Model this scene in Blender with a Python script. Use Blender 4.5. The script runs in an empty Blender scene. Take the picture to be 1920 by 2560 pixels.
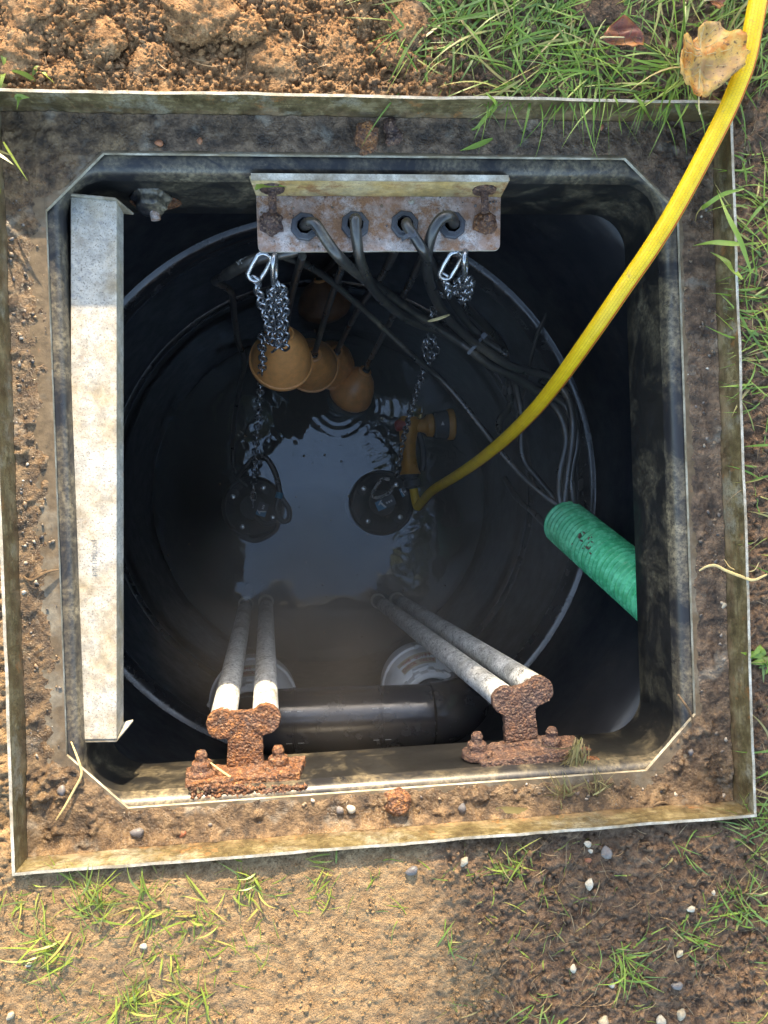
import bpy, bmesh, math, random
import numpy as np
from mathutils import Vector, Matrix, Euler
R_ = math.radians
random.seed(7); rng = np.random.default_rng(7)
S = bpy.context.scene
COL = S.collection

# ------------------------------------------------------------------ camera
# z = 0 is the top of the steel frame; x to the right, y away from the photographer; metres
CAM_LOC = Vector((-.091, -.041, .835)); CAM_ROT = Euler((-.001, -.100, -.036), 'XYZ'); FPX = 1923.0
cam = bpy.data.cameras.new('camera'); cam.sensor_fit = 'VERTICAL'; cam.sensor_height = 36
cam.lens = 36 * FPX / 2560; cam.clip_start = .01; cam.clip_end = 500
camo = bpy.data.objects.new('camera', cam); COL.objects.link(camo)
camo.location = CAM_LOC; camo.rotation_euler = CAM_ROT; S.camera = camo
_R = CAM_ROT.to_matrix()
def at(px, py, z):
    "real point at height z that the photograph shows at this pixel"
    d = _R @ Vector(((px - 960) / FPX, -(py - 1280) / FPX, -1)); t = (z - CAM_LOC.z) / d.z
    return CAM_LOC + d * t

# ------------------------------------------------------------------ light
SUN_EL = 20.0
w = bpy.data.worlds.new('World'); S.world = w; w.use_nodes = True
nt = w.node_tree; bg = nt.nodes['Background']
sky = nt.nodes.new('ShaderNodeTexSky'); sky.sky_type = 'NISHITA'; sky.sun_disc = False
sky.sun_elevation = R_(SUN_EL); sky.sun_rotation = R_(0)      # sun stands in the north (+y)
sky.air_density = 1.0; sky.dust_density = 1.4; sky.ozone_density = 2.2
nt.links.new(sky.outputs[0], bg.inputs[0]); bg.inputs[1].default_value = .15
sl = bpy.data.lights.new('sun', 'SUN'); sl.energy = 2.1; sl.angle = R_(.5); sl.color = (1, .90, .74)
so = bpy.data.objects.new('sun', sl); COL.objects.link(so); so.location = (0, 6, 4)
so.rotation_euler = Vector((0, -math.cos(R_(SUN_EL)), -math.sin(R_(SUN_EL)))).to_track_quat('-Z', 'Y').to_euler()
vs = S.view_settings; vs.view_transform = 'Standard'; vs.look = 'None'; vs.gamma = 1; vs.use_curve_mapping = False
vs.exposure = 2.65
vs.use_white_balance = True; vs.white_balance_temperature = 7900
S.render.film_transparent = False
S.cycles.max_bounces = 8; S.cycles.diffuse_bounces = 3; S.cycles.glossy_bounces = 4; S.cycles.transparent_max_bounces = 12
S.cycles.volume_bounces = 0; S.cycles.use_denoising = True; S.cycles.sample_clamp_indirect = 6

# ------------------------------------------------------------------ noise
def _h(ix, iy, s):
    h = (ix.astype(np.int64) * 374761393 + iy.astype(np.int64) * 668265263 + s * 1442695041) & 0xffffffff
    h = ((h ^ (h >> 13)) * 1274126177) & 0xffffffff
    return ((h ^ (h >> 16)) & 0xffff) / 65535.0
def vnoise(x, y, s=0):
    xi = np.floor(x); yi = np.floor(y); fx = x - xi; fy = y - yi
    fx = fx * fx * (3 - 2 * fx); fy = fy * fy * (3 - 2 * fy)
    a = _h(xi, yi, s); b = _h(xi + 1, yi, s); c = _h(xi, yi + 1, s); d = _h(xi + 1, yi + 1, s)
    return (a * (1 - fx) + b * fx) * (1 - fy) + (c * (1 - fx) + d * fx) * fy
def fbm(x, y, size, octv=4, s=0, gain=.5):
    t = 0; a = 1; n = 0; f = 1 / size
    for k in range(octv):
        t = t + a * vnoise(x * f + 17.3 * k, y * f - 9.1 * k, s + k); n += a; a *= gain; f *= 2.07
    return t / n
def sstep(a, b, x):
    t = np.clip((x - a) / (b - a), 0, 1); return t * t * (3 - 2 * t)

# ------------------------------------------------------------------ materials
class G:
    def __init__(s, name):
        s.m = bpy.data.materials.new(name); s.m.use_nodes = True; s.t = s.m.node_tree
        s.b = s.t.nodes['Principled BSDF']; s.out = s.t.nodes['Material Output']; s._c = {}
    def nd(s, t): return s.t.nodes.new(t)
    def put(s, sock, v):
        if hasattr(v, 'is_output'): s.t.links.new(v, sock)
        elif v is not None:
            if isinstance(v, tuple) and len(v) == 3 and sock.type == 'RGBA': v = (*v, 1)
            sock.default_value = v
    def co(s, kind='Object', scale=None):
        k = (kind, scale)
        if k in s._c: return s._c[k]
        if kind == 'World': o = s.nd('ShaderNodeNewGeometry').outputs['Position']
        else: o = s.nd('ShaderNodeTexCoord').outputs[kind]
        if scale:
            mp = s.nd('ShaderNodeMapping'); mp.inputs['Scale'].default_value = scale; s.t.links.new(o, mp.inputs[0]); o = mp.outputs[0]
        s._c[k] = o; return o
    def noise(s, scale, detail=4, rough=.6, co=None, dist=0, lac=2.0):
        n = s.nd('ShaderNodeTexNoise'); s.put(n.inputs['Vector'], co or s.co('World'))
        n.inputs['Scale'].default_value = scale; n.inputs['Detail'].default_value = detail
        n.inputs['Roughness'].default_value = rough; n.inputs['Distortion'].default_value = dist; n.inputs['Lacunarity'].default_value = lac
        return n.outputs[0]
    def voro(s, scale, co=None, feat='F1', out=0):
        n = s.nd('ShaderNodeTexVoronoi'); n.feature = feat; s.put(n.inputs['Vector'], co or s.co('World')); n.inputs['Scale'].default_value = scale
        return n.outputs[out]
    def ramp(s, fac, stops, ip='LINEAR'):
        n = s.nd('ShaderNodeValToRGB'); n.color_ramp.interpolation = ip; e = n.color_ramp.elements
        while len(e) < len(stops): e.new(.5)
        for i, (p, c) in enumerate(stops):
            e[i].position = p; e[i].color = (*c, 1) if isinstance(c, tuple) else (c, c, c, 1)
        s.put(n.inputs[0], fac); return n.outputs[0]
    def mix(s, fac, a, b, mode='MIX'):
        n = s.nd('ShaderNodeMix'); n.data_type = 'RGBA'; n.blend_type = mode
        s.put(n.inputs[0], fac); s.put(n.inputs[6], a); s.put(n.inputs[7], b); return n.outputs[2]
    def math(s, op, a, b=None, clamp=False):
        n = s.nd('ShaderNodeMath'); n.operation = op; n.use_clamp = clamp; s.put(n.inputs[0], a); s.put(n.inputs[1], b); return n.outputs[0]
    def sep(s, v):
        n = s.nd('ShaderNodeSeparateXYZ'); s.put(n.inputs[0], v); return n.outputs
    def bump(s, h, st=.5, d=.002, nrm=None):
        n = s.nd('ShaderNodeBump'); s.put(n.inputs['Height'], h); n.inputs['Strength'].default_value = st; n.inputs['Distance'].default_value = d
        if nrm: s.put(n.inputs['Normal'], nrm)
        return n.outputs[0]
    def fin(s, base=None, rough=None, metal=None, nrm=None, spec=None, coat=None):
        for k, v in (('Base Color', base), ('Roughness', rough), ('Metallic', metal), ('Normal', nrm), ('Specular IOR Level', spec), ('Coat Weight', coat)):
            if v is not None: s.put(s.b.inputs[k], v)
        return s.m
MAT = {}
def plain(name, c, rough=.5, metal=0, var=.25, scale=120, bump=.15, spec=.5):
    g = G(name); n = g.noise(scale, 5, .65)
    d = tuple(x * (1 - var) for x in c); l = tuple(min(1, x * (1 + var)) for x in c)
    base = g.ramp(n, [(.3, d), (.7, l)])
    MAT[name] = g.fin(base, g.ramp(g.noise(scale * .4, 4), [(.3, max(.05, rough - .12)), (.7, min(1, rough + .15))]), metal, g.bump(g.noise(scale * 3, 4), bump, .001), spec)
    return MAT[name]

# soil: orange brown in the dug heap, tan where trampled, dark and humic on the right
g = G('soil'); P = g.co('World'); xyz = g.sep(P)
n1 = g.noise(9, 5, .6); n2 = g.noise(70, 6, .7); n3 = g.noise(420, 4, .7)
tan = g.ramp(n2, [(.28, (.19, .115, .058)), (.5, (.33, .21, .11)), (.72, (.46, .31, .17))])
org = g.ramp(n2, [(.32, (.13, .064, .028)), (.5, (.33, .172, .076)), (.64, (.50, .295, .15))])
hum = g.ramp(n2, [(.3, (.06, .036, .024)), (.5, (.17, .105, .066)), (.72, (.31, .195, .12))])
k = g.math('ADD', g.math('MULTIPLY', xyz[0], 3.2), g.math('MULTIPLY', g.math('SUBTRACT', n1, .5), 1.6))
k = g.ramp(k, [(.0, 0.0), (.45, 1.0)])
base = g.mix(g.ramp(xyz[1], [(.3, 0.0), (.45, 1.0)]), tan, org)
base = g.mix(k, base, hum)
grey = g.mix(g.ramp(g.noise(22, 4), [(.55, 0.0), (.68, .55)]), base, (.17, .125, .085))
base = g.mix(g.ramp(n3, [(.36, .5), (.48, 0.0)]), grey, (.06, .037, .025))
base = g.mix(g.ramp(n3, [(.58, 0.0), (.70, .35)]), base, (.46, .33, .21))
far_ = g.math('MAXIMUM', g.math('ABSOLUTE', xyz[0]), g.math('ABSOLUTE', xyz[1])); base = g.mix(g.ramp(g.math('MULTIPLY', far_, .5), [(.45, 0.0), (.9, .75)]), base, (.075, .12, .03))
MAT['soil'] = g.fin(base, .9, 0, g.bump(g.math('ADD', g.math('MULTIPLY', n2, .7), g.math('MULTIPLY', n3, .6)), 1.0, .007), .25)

def stone_mat(name, stops, rough=.7, scale=3.1, bump=.6):
    g = G(name); o = g.nd('ShaderNodeObjectInfo').outputs['Random']
    geo = g.nd('ShaderNodeNewGeometry').outputs['Random Per Island']
    base = g.ramp(geo, stops); n = g.noise(180, 5, .7)
    base = g.mix(g.ramp(n, [(.35, .5), (.6, 0.0)]), base, (.06, .04, .028))
    MAT[name] = g.fin(base, rough, 0, g.bump(n, bump, .0015), .4); return MAT[name]
stone_mat('crumb_orange', [(0, (.15, .08, .04)), (.5, (.31, .175, .09)), (1, (.45, .28, .15))], .9)
stone_mat('crumb_dark', [(0, (.05, .033, .024)), (.5, (.13, .082, .055)), (1, (.26, .165, .11))], .9)
stone_mat('crumb_tan', [(0, (.11, .07, .04)), (.6, (.25, .16, .09)), (1, (.38, .26, .16))], .9)
stone_mat('grit', [(0, (.05, .05, .055)), (.35, (.16, .13, .10)), (.6, (.30, .20, .12)), (.8, (.12, .12, .13)), (.93, (.36, .30, .24)), (1, (.62, .56, .48))], .35)
stone_mat('pebble_white', [(0, (.34, .29, .21)), (1, (.50, .45, .36))], .6, bump=.3)
stone_mat('pebble_grey', [(0, (.10, .10, .11)), (1, (.20, .18, .17))], .45)
stone_mat('pebble_red', [(0, (.35, .12, .06)), (1, (.42, .18, .09))], .5)

# wet mud film on the frame
g = G('wet_mud'); P = g.co('World'); xyz = g.sep(P)
n2 = g.noise(60, 6, .7); n3 = g.noise(300, 5, .7)
dark = g.ramp(n2, [(.38, (.026, .014, .008)), (.5, (.086, .051, .030)), (.62, (.19, .122, .076))])
warm = g.ramp(n2, [(.38, (.042, .024, .012)), (.5, (.120, .070, .034)), (.62, (.23, .145, .074))])
kx = g.math('ADD', xyz[0], g.math('MULTIPLY', xyz[1], .9))
kk = g.math('ADD', g.math('MULTIPLY', kx, 3.0), g.math('MULTIPLY', g.math('SUBTRACT', g.noise(14, 4), .5), 1.4))
base = g.mix(g.ramp(kk, [(-.0, 0.0), (.5, 1.0)]), warm, dark)
base = g.mix(g.ramp(n3, [(.30, .5), (.45, 0.0)]), base, (.035, .022, .015))
base = g.mix(g.ramp(g.noise(26, 3), [(.60, 0.0), (.70, .45)]), base, (.30, .27, .22))
MAT['wet_mud'] = g.fin(base, g.ramp(g.noise(35, 4), [(.40, .12), (.60, .60)]), 0, g.bump(g.math('ADD', n2, g.math('MULTIPLY', n3, .8)), 1.0, .004), .6)

# hot dip galvanised steel, aged; dirt decides how much mud has dried on
def galv(name, col=(.60, .58, .53), dirt=.3, rust=.15, speck=.5, dirtcol=(.22, .16, .085), rough=.55, sc=1.0, scr=0):
    g = G(name); big = g.noise(11 * sc, 5, .65); mid = g.noise(55 * sc, 6, .7); fine = g.noise(330 * sc, 4, .75)
    c = g.ramp(mid, [(.38, tuple(v * .72 for v in col)), (.62, tuple(min(1, v * 1.15) for v in col))])
    c = g.mix(g.ramp(fine, [(.38, speck), (.45, 0.0)]), c, (.17, .16, .145))
    c = g.mix(g.ramp(g.noise(120 * sc, 3, .6), [(.33, speck * .8), (.40, 0.0)]), c, (.27, .275, .28))
    c = g.mix(g.ramp(big, [(.62 - dirt * .5, 0.0), (.80 - dirt * .35, .88)]), c, g.ramp(mid, [(.3, tuple(v * .6 for v in dirtcol)), (.7, tuple(v * 1.35 for v in dirtcol))]))
    c = g.mix(g.ramp(g.noise(24 * sc, 6, .72), [(.70 - rust * .35, 0.0), (.80 - rust * .3, .85)]), c, g.ramp(fine, [(.3, (.16, .06, .025)), (.7, (.42, .19, .07))]))
    if scr: c = g.mix(g.ramp(g.noise(75, 5, .8, None, 2.5), [(.40, scr), (.45, 0.0)]), c, (.045, .042, .035)); c = g.mix(g.ramp(g.noise(210, 3, .7, None, 3.0), [(.36, scr), (.41, 0.0)]), c, (.07, .065, .055))
    MAT[name] = g.fin(c, g.ramp(mid, [(.3, rough - .1), (.7, rough + .2)]), .12, g.bump(g.math('ADD', mid, g.math('MULTIPLY', fine, .5)), .35, .0015), .45)
    return MAT[name]
galv('galv_clean', (.66, .65, .61), .12, .10, .55)
galv('galv_channel', (.50, .475, .415), .34, .14, .95, (.37, .28, .16), sc=1.3)
galv('galv_ledge', (.30, .285, .23), .85, .16, .6, (.125, .082, .042), .42, 1.5)
g = G('galv_rim'); z_ = g.sep(g.co('World'))[2]; st1 = g.noise(1, 5, .7, g.co('World', (22, 22, 260))); n2 = g.noise(45, 6, .72); n3 = g.noise(300, 5, .75)
c = g.ramp(n2, [(.36, (.055, .043, .021)), (.5, (.125, .098, .046)), (.62, (.22, .18, .10))]); c = g.mix(g.ramp(st1, [(.40, .75), (.52, 0.0)]), c, (.085, .062, .034))
c = g.mix(g.ramp(g.noise(16, 5, .7), [(.54, 0.0), (.64, .7)]), c, g.ramp(n3, [(.4, (.19, .18, .14)), (.6, (.29, .275, .22))])); c = g.mix(g.ramp(n3, [(.38, .7), (.46, 0.0)]), c, (.06, .042, .025))
lo_ = g.math('ADD', g.math('MULTIPLY', g.math('ADD', z_, .05), 22.0), g.math('MULTIPLY', g.math('SUBTRACT', g.noise(38, 6, .75), .5), 2.2))
c = g.mix(g.ramp(lo_, [(.0, .9), (.55, 0.0)]), c, g.ramp(n2, [(.38, (.08, .05, .028)), (.6, (.21, .135, .075))])); c = g.mix(g.ramp(g.noise(28, 6, .75), [(.60, 0.0), (.68, .7)]), c, (.30, .13, .045))
MAT['galv_rim'] = g.fin(c, g.ramp(n2, [(.4, .28), (.6, .6)]), .1, g.bump(g.math('ADD', n2, g.math('MULTIPLY', n3, .6)), .5, .002), .5)
galv('galv_edge', (.58, .55, .47), .55, .22, .6, (.24, .19, .12), .55, 2.0)
galv('galv_bracket', (.64, .57, .53), .50, .74, .95, (.34, .20, .14), .6, 1.7)
galv('galv_rail', (.80, .80, .77), .22, .05, .6, (.30, .28, .22), .5, 2.0, .95)

def rusty(name, dark=(.055, .024, .016), mid=(.20, .082, .036), hot=(.44, .185, .06), rough=.7, sc=1.0):
    g = G(name); a = g.noise(90 * sc, 6, .7); b = g.noise(420 * sc, 5, .7); v = g.voro(330 * sc)
    c = g.ramp(a, [(.38, dark), (.46, mid), (.53, mid), (.62, hot)])
    c = g.mix(g.ramp(b, [(.40, .9), (.49, 0.0)]), c, tuple(v * .6 for v in dark))
    c = g.mix(g.ramp(g.noise(45 * sc, 5), [(.52, 0.0), (.62, .65)]), c, (.085, .062, .060))
    c = g.mix(g.ramp(b, [(.62, 0.0), (.74, .6)]), c, (.50, .30, .17))
    cell = g.sep(g.voro(430 * sc, None, 'F1', 1))[0]; c = g.mix(.28, c, g.ramp(cell, [(0, (.045, .028, .028)), (.25, dark), (.45, mid), (.7, hot), (.85, (.48, .30, .18)), (1, (.10, .075, .075))], 'CONSTANT'))
    MAT[name] = g.fin(c, g.ramp(a, [(.35, .38), (.65, .85)]), 0, g.bump(g.math('SUBTRACT', b, g.math('MULTIPLY', v, .8)), .8, .003), .5)
    return MAT[name]
rusty('rust_orange', (.050, .022, .014), (.165, .064, .026), (.44, .18, .055))
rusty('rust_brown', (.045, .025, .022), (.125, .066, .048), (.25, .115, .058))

def black_plastic(name, dust=.35, base=(.016, .016, .018), rough=.34, dustcol=(.20, .19, .16), spec=.5):
    g = G(name); a = g.noise(13, 6, .68, dist=.6); b = g.noise(210, 5, .7)
    f = g.math('MULTIPLY', g.ramp(a, [(.60 - dust * .4, 0.0), (.82 - dust * .25, 1.0)]), g.ramp(b, [(.36, .12), (.62, .8)]))
    c = g.mix(f, base, g.ramp(g.noise(70, 5, .7), [(.3, tuple(v * .5 for v in dustcol)), (.7, tuple(v * 1.5 for v in dustcol))]))
    MAT[name] = g.fin(c, g.ramp(g.noise(30, 4), [(.3, rough), (.7, rough + .22)]), 0, g.bump(b, .12, .001), spec); return MAT[name]
black_plastic('neck_plastic', .28, (.013, .0125, .012), .34, (.25, .205, .13))
black_plastic('neck_lip', .47, (.018, .018, .020), .24, (.36, .29, .18))
black_plastic('tank_plastic', .16, (.014, .015, .018), .30, (.075, .07, .06))
black_plastic('pipe_plastic', .12, (.022, .024, .032), .10, (.06, .06, .065), 1.0)
black_plastic('rib_plastic', .10, (.016, .017, .021), .12, (.09, .085, .08), 1.0)
black_plastic('cable_rubber', .20, (.020, .019, .018), .22, (.19, .155, .10), .9)
black_plastic('gland_plastic', .25, (.050, .056, .068), .34, (.16, .15, .13))
plain('pump_iron', (.017, .015, .012), .55, 0, .8, 60, 1.0)
plain('zinc_bright', (.62, .63, .62), .25, .85, .2, 200, .15)
plain('chain_steel', (.42, .43, .44), .22, .9, .25, 300, .1)
plain('bolt_steel', (.55, .55, .53), .3, .7)
plain('float_orange', (.76, .33, .105), .38, 0, .16, 70, .1)
plain('float_shaded', (.20, .085, .035), .5, 0, .4, 40, .3)  # darker copy of the float orange; the rear float's shade is put into its colour
plain('valve_grey', (.82, .83, .83), .42, 0, .10, 40, .08)
plain('label_cream', (.60, .52, .38), .6, 0, .12, 90, .1)
plain('label_blue', (.03, .26, .42), .4, 0, .2, 90, .1)
plain('white_paint', (.75, .75, .72), .5, 0, .1)
plain('red_print', (.40, .06, .04), .5, 0, .1)
plain('grey_print', (.22, .21, .19), .6, 0, .1)
plain('gun_orange', (.62, .27, .03), .36, 0, .14, 60, .1)
plain('gun_grey', (.065, .07, .075), .5, 0, .2)
plain('gun_red', (.42, .05, .03), .4, 0, .15)
plain('straw', (.52, .40, .19), .7, 0, .3, 200, .3)
plain('twig', (.12, .075, .04), .8, 0, .4, 200, .6)
plain('bark', (.10, .075, .05), .9, 0, .4, 20, .9)
plain('leaf_tree', (.075, .105, .03), .5, 0, .45, 6, .1)
plain('leaf_hedge', (.05, .075, .025), .55, 0, .4, 8, .1)

g = G('hose_yellow'); uv = g.co('UV'); u = g.sep(uv)
br = g.nd('ShaderNodeTexBrick'); br.inputs['Scale'].default_value = 1; br.offset = .5
mp = g.nd('ShaderNodeMapping'); mp.inputs['Scale'].default_value = (300, 18, 1); g.t.links.new(uv, mp.inputs[0]); g.t.links.new(mp.outputs[0], br.inputs[0])
br.inputs['Brick Width'].default_value = 1.0; br.inputs['Row Height'].default_value = 1.0; br.inputs['Mortar Size'].default_value = .10; br.inputs['Mortar Smooth'].default_value = .9
n = g.noise(60, 5, .7)
c = g.ramp(n, [(.36, (.82, .49, .010)), (.64, (.95, .62, .018))])
c = g.mix(g.ramp(br.outputs['Fac'], [(0, 0.0), (1, .45)]), c, (.46, .27, .01))
st = g.math('LESS_THAN', g.math('ABSOLUTE', g.math('SUBTRACT', u[1], .5)), .030)
c = g.mix(st, c, (.60, .085, .025))
c = g.mix(g.ramp(g.noise(38, 5, .75), [(.61, 0.0), (.70, .6)]), c, (.36, .22, .06))
MAT['hose_yellow'] = g.fin(c, .42, 0, g.bump(g.math('SUBTRACT', 1.0, br.outputs['Fac']), .55, .0012), .5)

g = G('duct_green'); n = g.noise(60, 4)
MAT['duct_green'] = g.fin(g.ramp(n, [(.36, (.03, .42, .18)), (.64, (.10, .66, .34))]), g.ramp(n, [(.3, .16), (.7, .34)]), 0, g.bump(g.noise(260, 3), .15, .001), .55)

def blade(name, stops):
    g = G(name); r = g.nd('ShaderNodeNewGeometry').outputs['Random Per Island']
    c = g.ramp(r, stops); c = g.mix(g.math('MULTIPLY', g.noise(160, 4), .4), c, (.10, .085, .025))
    t = g.nd('ShaderNodeBsdfTranslucent'); mx = g.nd('ShaderNodeMixShader'); mx.inputs[0].default_value = .35
    g.put(t.inputs[0], c); g.put(g.b.inputs['Base Color'], c); g.b.inputs['Roughness'].default_value = .38
    g.t.links.new(g.b.outputs[0], mx.inputs[1]); g.t.links.new(t.outputs[0], mx.inputs[2]); g.t.links.new(mx.outputs[0], g.out.inputs[0])
    MAT[name] = g.m
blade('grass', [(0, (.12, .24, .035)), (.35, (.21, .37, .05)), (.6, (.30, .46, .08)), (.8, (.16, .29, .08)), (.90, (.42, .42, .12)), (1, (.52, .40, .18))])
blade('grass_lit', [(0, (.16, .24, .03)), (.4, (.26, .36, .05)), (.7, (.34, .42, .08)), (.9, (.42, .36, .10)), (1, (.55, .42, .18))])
blade('dead_grass', [(0, (.20, .16, .07)), (.5, (.33, .27, .13)), (1, (.20, .22, .09))])
blade('root', [(0, (.24, .13, .06)), (.5, (.38, .23, .12)), (1, (.52, .38, .22))])

def leafmat(name, a, b, c_):
    g = G(name); co = g.co('Object'); x = g.noise(30, 5, .7, co); f = g.noise(190, 4, .7, co)
    c = g.ramp(x, [(.38, a), (.50, b), (.60, c_)]); c = g.mix(g.ramp(f, [(.36, .85), (.43, 0.0)]), c, (.09, .04, .02))
    t = g.nd('ShaderNodeBsdfTranslucent'); mx = g.nd('ShaderNodeMixShader'); mx.inputs[0].default_value = .25
    g.put(t.inputs[0], c); g.put(g.b.inputs['Base Color'], c); g.b.inputs['Roughness'].default_value = .42
    g.put(g.b.inputs['Normal'], g.bump(g.noise(120, 4, .6, co), .4, .002))
    g.t.links.new(g.b.outputs[0], mx.inputs[1]); g.t.links.new(t.outputs[0], mx.inputs[2]); g.t.links.new(mx.outputs[0], g.out.inputs[0]); MAT[name] = g.m
leafmat('leaf_yellow', (.58, .19, .015), (.66, .40, .10), (.48, .27, .11))
leafmat('leaf_red', (.16, .035, .025), (.27, .07, .03), (.42, .15, .035))

# water: dark, slightly murky, mirror like
g = G('water'); fr = g.nd('ShaderNodeFresnel'); fr.inputs[0].default_value = 1.85
tr = g.nd('ShaderNodeBsdfTransparent'); tr.inputs[0].default_value = (.80, .78, .70, 1)
gl = g.nd('ShaderNodeBsdfGlossy'); gl.inputs['Roughness'].default_value = .0; gl.inputs[0].default_value = (.84, .93, 1, 1)
mx = g.nd('ShaderNodeMixShader'); g.t.links.new(fr.outputs[0], mx.inputs[0]); g.t.links.new(tr.outputs[0], mx.inputs[1]); g.t.links.new(gl.outputs[0], mx.inputs[2])
g.t.links.new(mx.outputs[0], g.out.inputs[0]); MAT['water'] = g.m

# ------------------------------------------------------------------ mesh helpers
def tag(o, label=None, cat=None, group=None, kind=None):
    for k_, v in (('label', label), ('category', cat), ('group', group), ('kind', kind)):
        if v: o[k_] = v
    return o
def rootloc(p):
    v = Vector((0, 0, 0))
    while p is not None: v = v + p.location; p = p.parent
    return v
def thing(name, label, cat, loc, group=None):
    o = bpy.data.objects.new(name, None); COL.objects.link(o); o.location = Vector(loc); o.empty_display_size = .02
    return tag(o, label, cat, group)
def frame_of(axis):
    a = Vector(axis).normalized(); h = Vector((0, 0, 1)) if abs(a.z) < .9 else Vector((0, 1, 0))
    x = h.cross(a).normalized(); return x, a.cross(x), a
def crom(pts, n=8):
    P = [Vector(p) for p in pts]; P = [P[0] * 2 - P[1]] + P + [P[-1] * 2 - P[-2]]; o = []
    for i in range(1, len(P) - 2):
        for k_ in range(n):
            t = k_ / n; a, b, c, d = P[i - 1:i + 3]
            o.append(.5 * ((2 * b) + (c - a) * t + (2 * a - 5 * b + 4 * c - d) * t * t + (3 * b - a - 3 * c + d) * t ** 3))
    o.append(P[-2]); return o
class MB:
    def __init__(s): s.v = []; s.f = []; s.mi = []; s.uv = None
    def add(s, vs_, fs, mi=0):
        k_ = len(s.v); s.v += [Vector(v) for v in vs_]; s.f += [tuple(i + k_ for i in f) for f in fs]; s.mi += [mi] * len(fs); return s
    def box(s, lo, hi, mi=0):
        x0, y0, z0 = lo; x1, y1, z1 = hi
        return s.add([(x0, y0, z0), (x1, y0, z0), (x1, y1, z0), (x0, y1, z0), (x0, y0, z1), (x1, y0, z1), (x1, y1, z1), (x0, y1, z1)],
                     [(0, 3, 2, 1), (4, 5, 6, 7), (0, 1, 5, 4), (1, 2, 6, 5), (2, 3, 7, 6), (3, 0, 4, 7)], mi)
    def lathe(s, base, axis, prof, seg=24, mi=0, sx=1, sy=1, start=0):
        "prof = [(radius, height along axis)]"
        x, y, a = frame_of(axis); base = Vector(base); vs_ = []; fs = []
        for r, h in prof:
            for k_ in range(seg):
                t = start + 2 * math.pi * k_ / seg; vs_.append(base + a * h + x * (r * sx * math.cos(t)) + y * (r * sy * math.sin(t)))
        for i in range(len(prof) - 1):
            for k_ in range(seg):
                q = (k_ + 1) % seg; fs.append((i * seg + k_, i * seg + q, (i + 1) * seg + q, (i + 1) * seg + k_))
        n_ = (len(prof) - 1) * seg; fs.append(tuple(range(seg - 1, -1, -1))); fs.append(tuple(n_ + k_ for k_ in range(seg)))
        return s.add(vs_, fs, mi)
    def cyl(s, p0, p1, r, seg=16, r1=None, mi=0):
        p0, p1 = Vector(p0), Vector(p1); d = p1 - p0
        return s.lathe(p0, d, [(r, 0), (r if r1 is None else r1, d.length)], seg, mi)
    def tube(s, pts, r, seg=10, n=8, smooth=True, uv=False, cap=True, twist=0, aim=None):
        P = crom(pts, n) if smooth else [Vector(p) for p in pts]; N = len(P)
        rr = r if callable(r) else (lambda t: r)
        T = [(P[min(i + 1, N - 1)] - P[max(i - 1, 0)]).normalized() for i in range(N)]
        x, y, _ = frame_of(T[0]); vs_ = []; fs = []; L = [0]
        if aim is not None: twist = math.atan2(aim.dot(y), aim.dot(x)) - math.pi
        for i in range(1, N): L.append(L[-1] + (P[i] - P[i - 1]).length)
        for i in range(N):
            if i:
                q = T[i - 1].rotation_difference(T[i]); x = q @ x
            x = (x - T[i] * x.dot(T[i])).normalized(); y = T[i].cross(x); ra = rr(i / (N - 1))
            for k_ in range(seg):
                t = 2 * math.pi * k_ / seg + twist; vs_.append(P[i] + x * ra * math.cos(t) + y * ra * math.sin(t))
        uvs = []
        for i in range(N - 1):
            for k_ in range(seg):
                q = (k_ + 1) % seg; fs.append((i * seg + k_, i * seg + q, (i + 1) * seg + q, (i + 1) * seg + k_))
                uvs.append([(L[i], k_ / seg), (L[i], (k_ + 1) / seg), (L[i + 1], (k_ + 1) / seg), (L[i + 1], k_ / seg)])
        if cap:
            fs.append(tuple(range(seg - 1, -1, -1))); fs.append(tuple((N - 1) * seg + k_ for k_ in range(seg)))
            uvs += [[(0, 0)] * seg] * 2
        s.add(vs_, fs)
        if uv: s.uv = [c for f in uvs for c in f]
        return s
    def prism(s, poly, z0, z1, mi=0, side=None):
        "poly = xy outline, counter clockwise"
        n_ = len(poly); vs_ = [(x, y, z0) for x, y in poly] + [(x, y, z1) for x, y in poly]
        s.add(vs_, [tuple(range(n_ - 1, -1, -1)), tuple(range(n_, 2 * n_))] + [(i, (i + 1) % n_, n_ + (i + 1) % n_, n_ + i) for i in range(n_)], mi)
        if side is not None:
            for i in range(n_): s.mi[-1 - i] = side
        return s
    def rock(s, c, r, sq=(1, 1, .7), sub=0):
        vs_, fs = ROCK; a = random.uniform(0, 6.28); ca, sa = math.cos(a), math.sin(a); c = Vector(c); o = []
        for v in vs_:
            j = r * random.uniform(.78, 1.2); x, y, z = v.x * j * sq[0], v.y * j * sq[1], v.z * j * sq[2]
            o.append(c + Vector((x * ca - y * sa, x * sa + y * ca, z)))
        return s.add(o, fs)
    def build(s, name, mats, parent=None, smooth=True, loc=None, auto=None):
        me = bpy.data.meshes.new(name)
        off = rootloc(parent) if parent else (Vector(loc) if loc is not None else Vector((0, 0, 0)))
        me.from_pydata([tuple(v - off) for v in s.v], [], s.f)
        if isinstance(mats, str): mats = [mats]
        for m_ in mats: me.materials.append(MAT[m_])
        if len(mats) > 1: me.polygons.foreach_set('material_index', s.mi)
        if s.uv:
            ul = me.uv_layers.new(name='UVMap'); ul.data.foreach_set('uv', [c for p in s.uv for c in p])
        me.validate(); me.update()
        if smooth:
            me.polygons.foreach_set('use_smooth', [True] * len(me.polygons))
            me.set_sharp_from_angle(angle=R_(auto or 40))
        o = bpy.data.objects.new(name, me); COL.objects.link(o)
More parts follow.
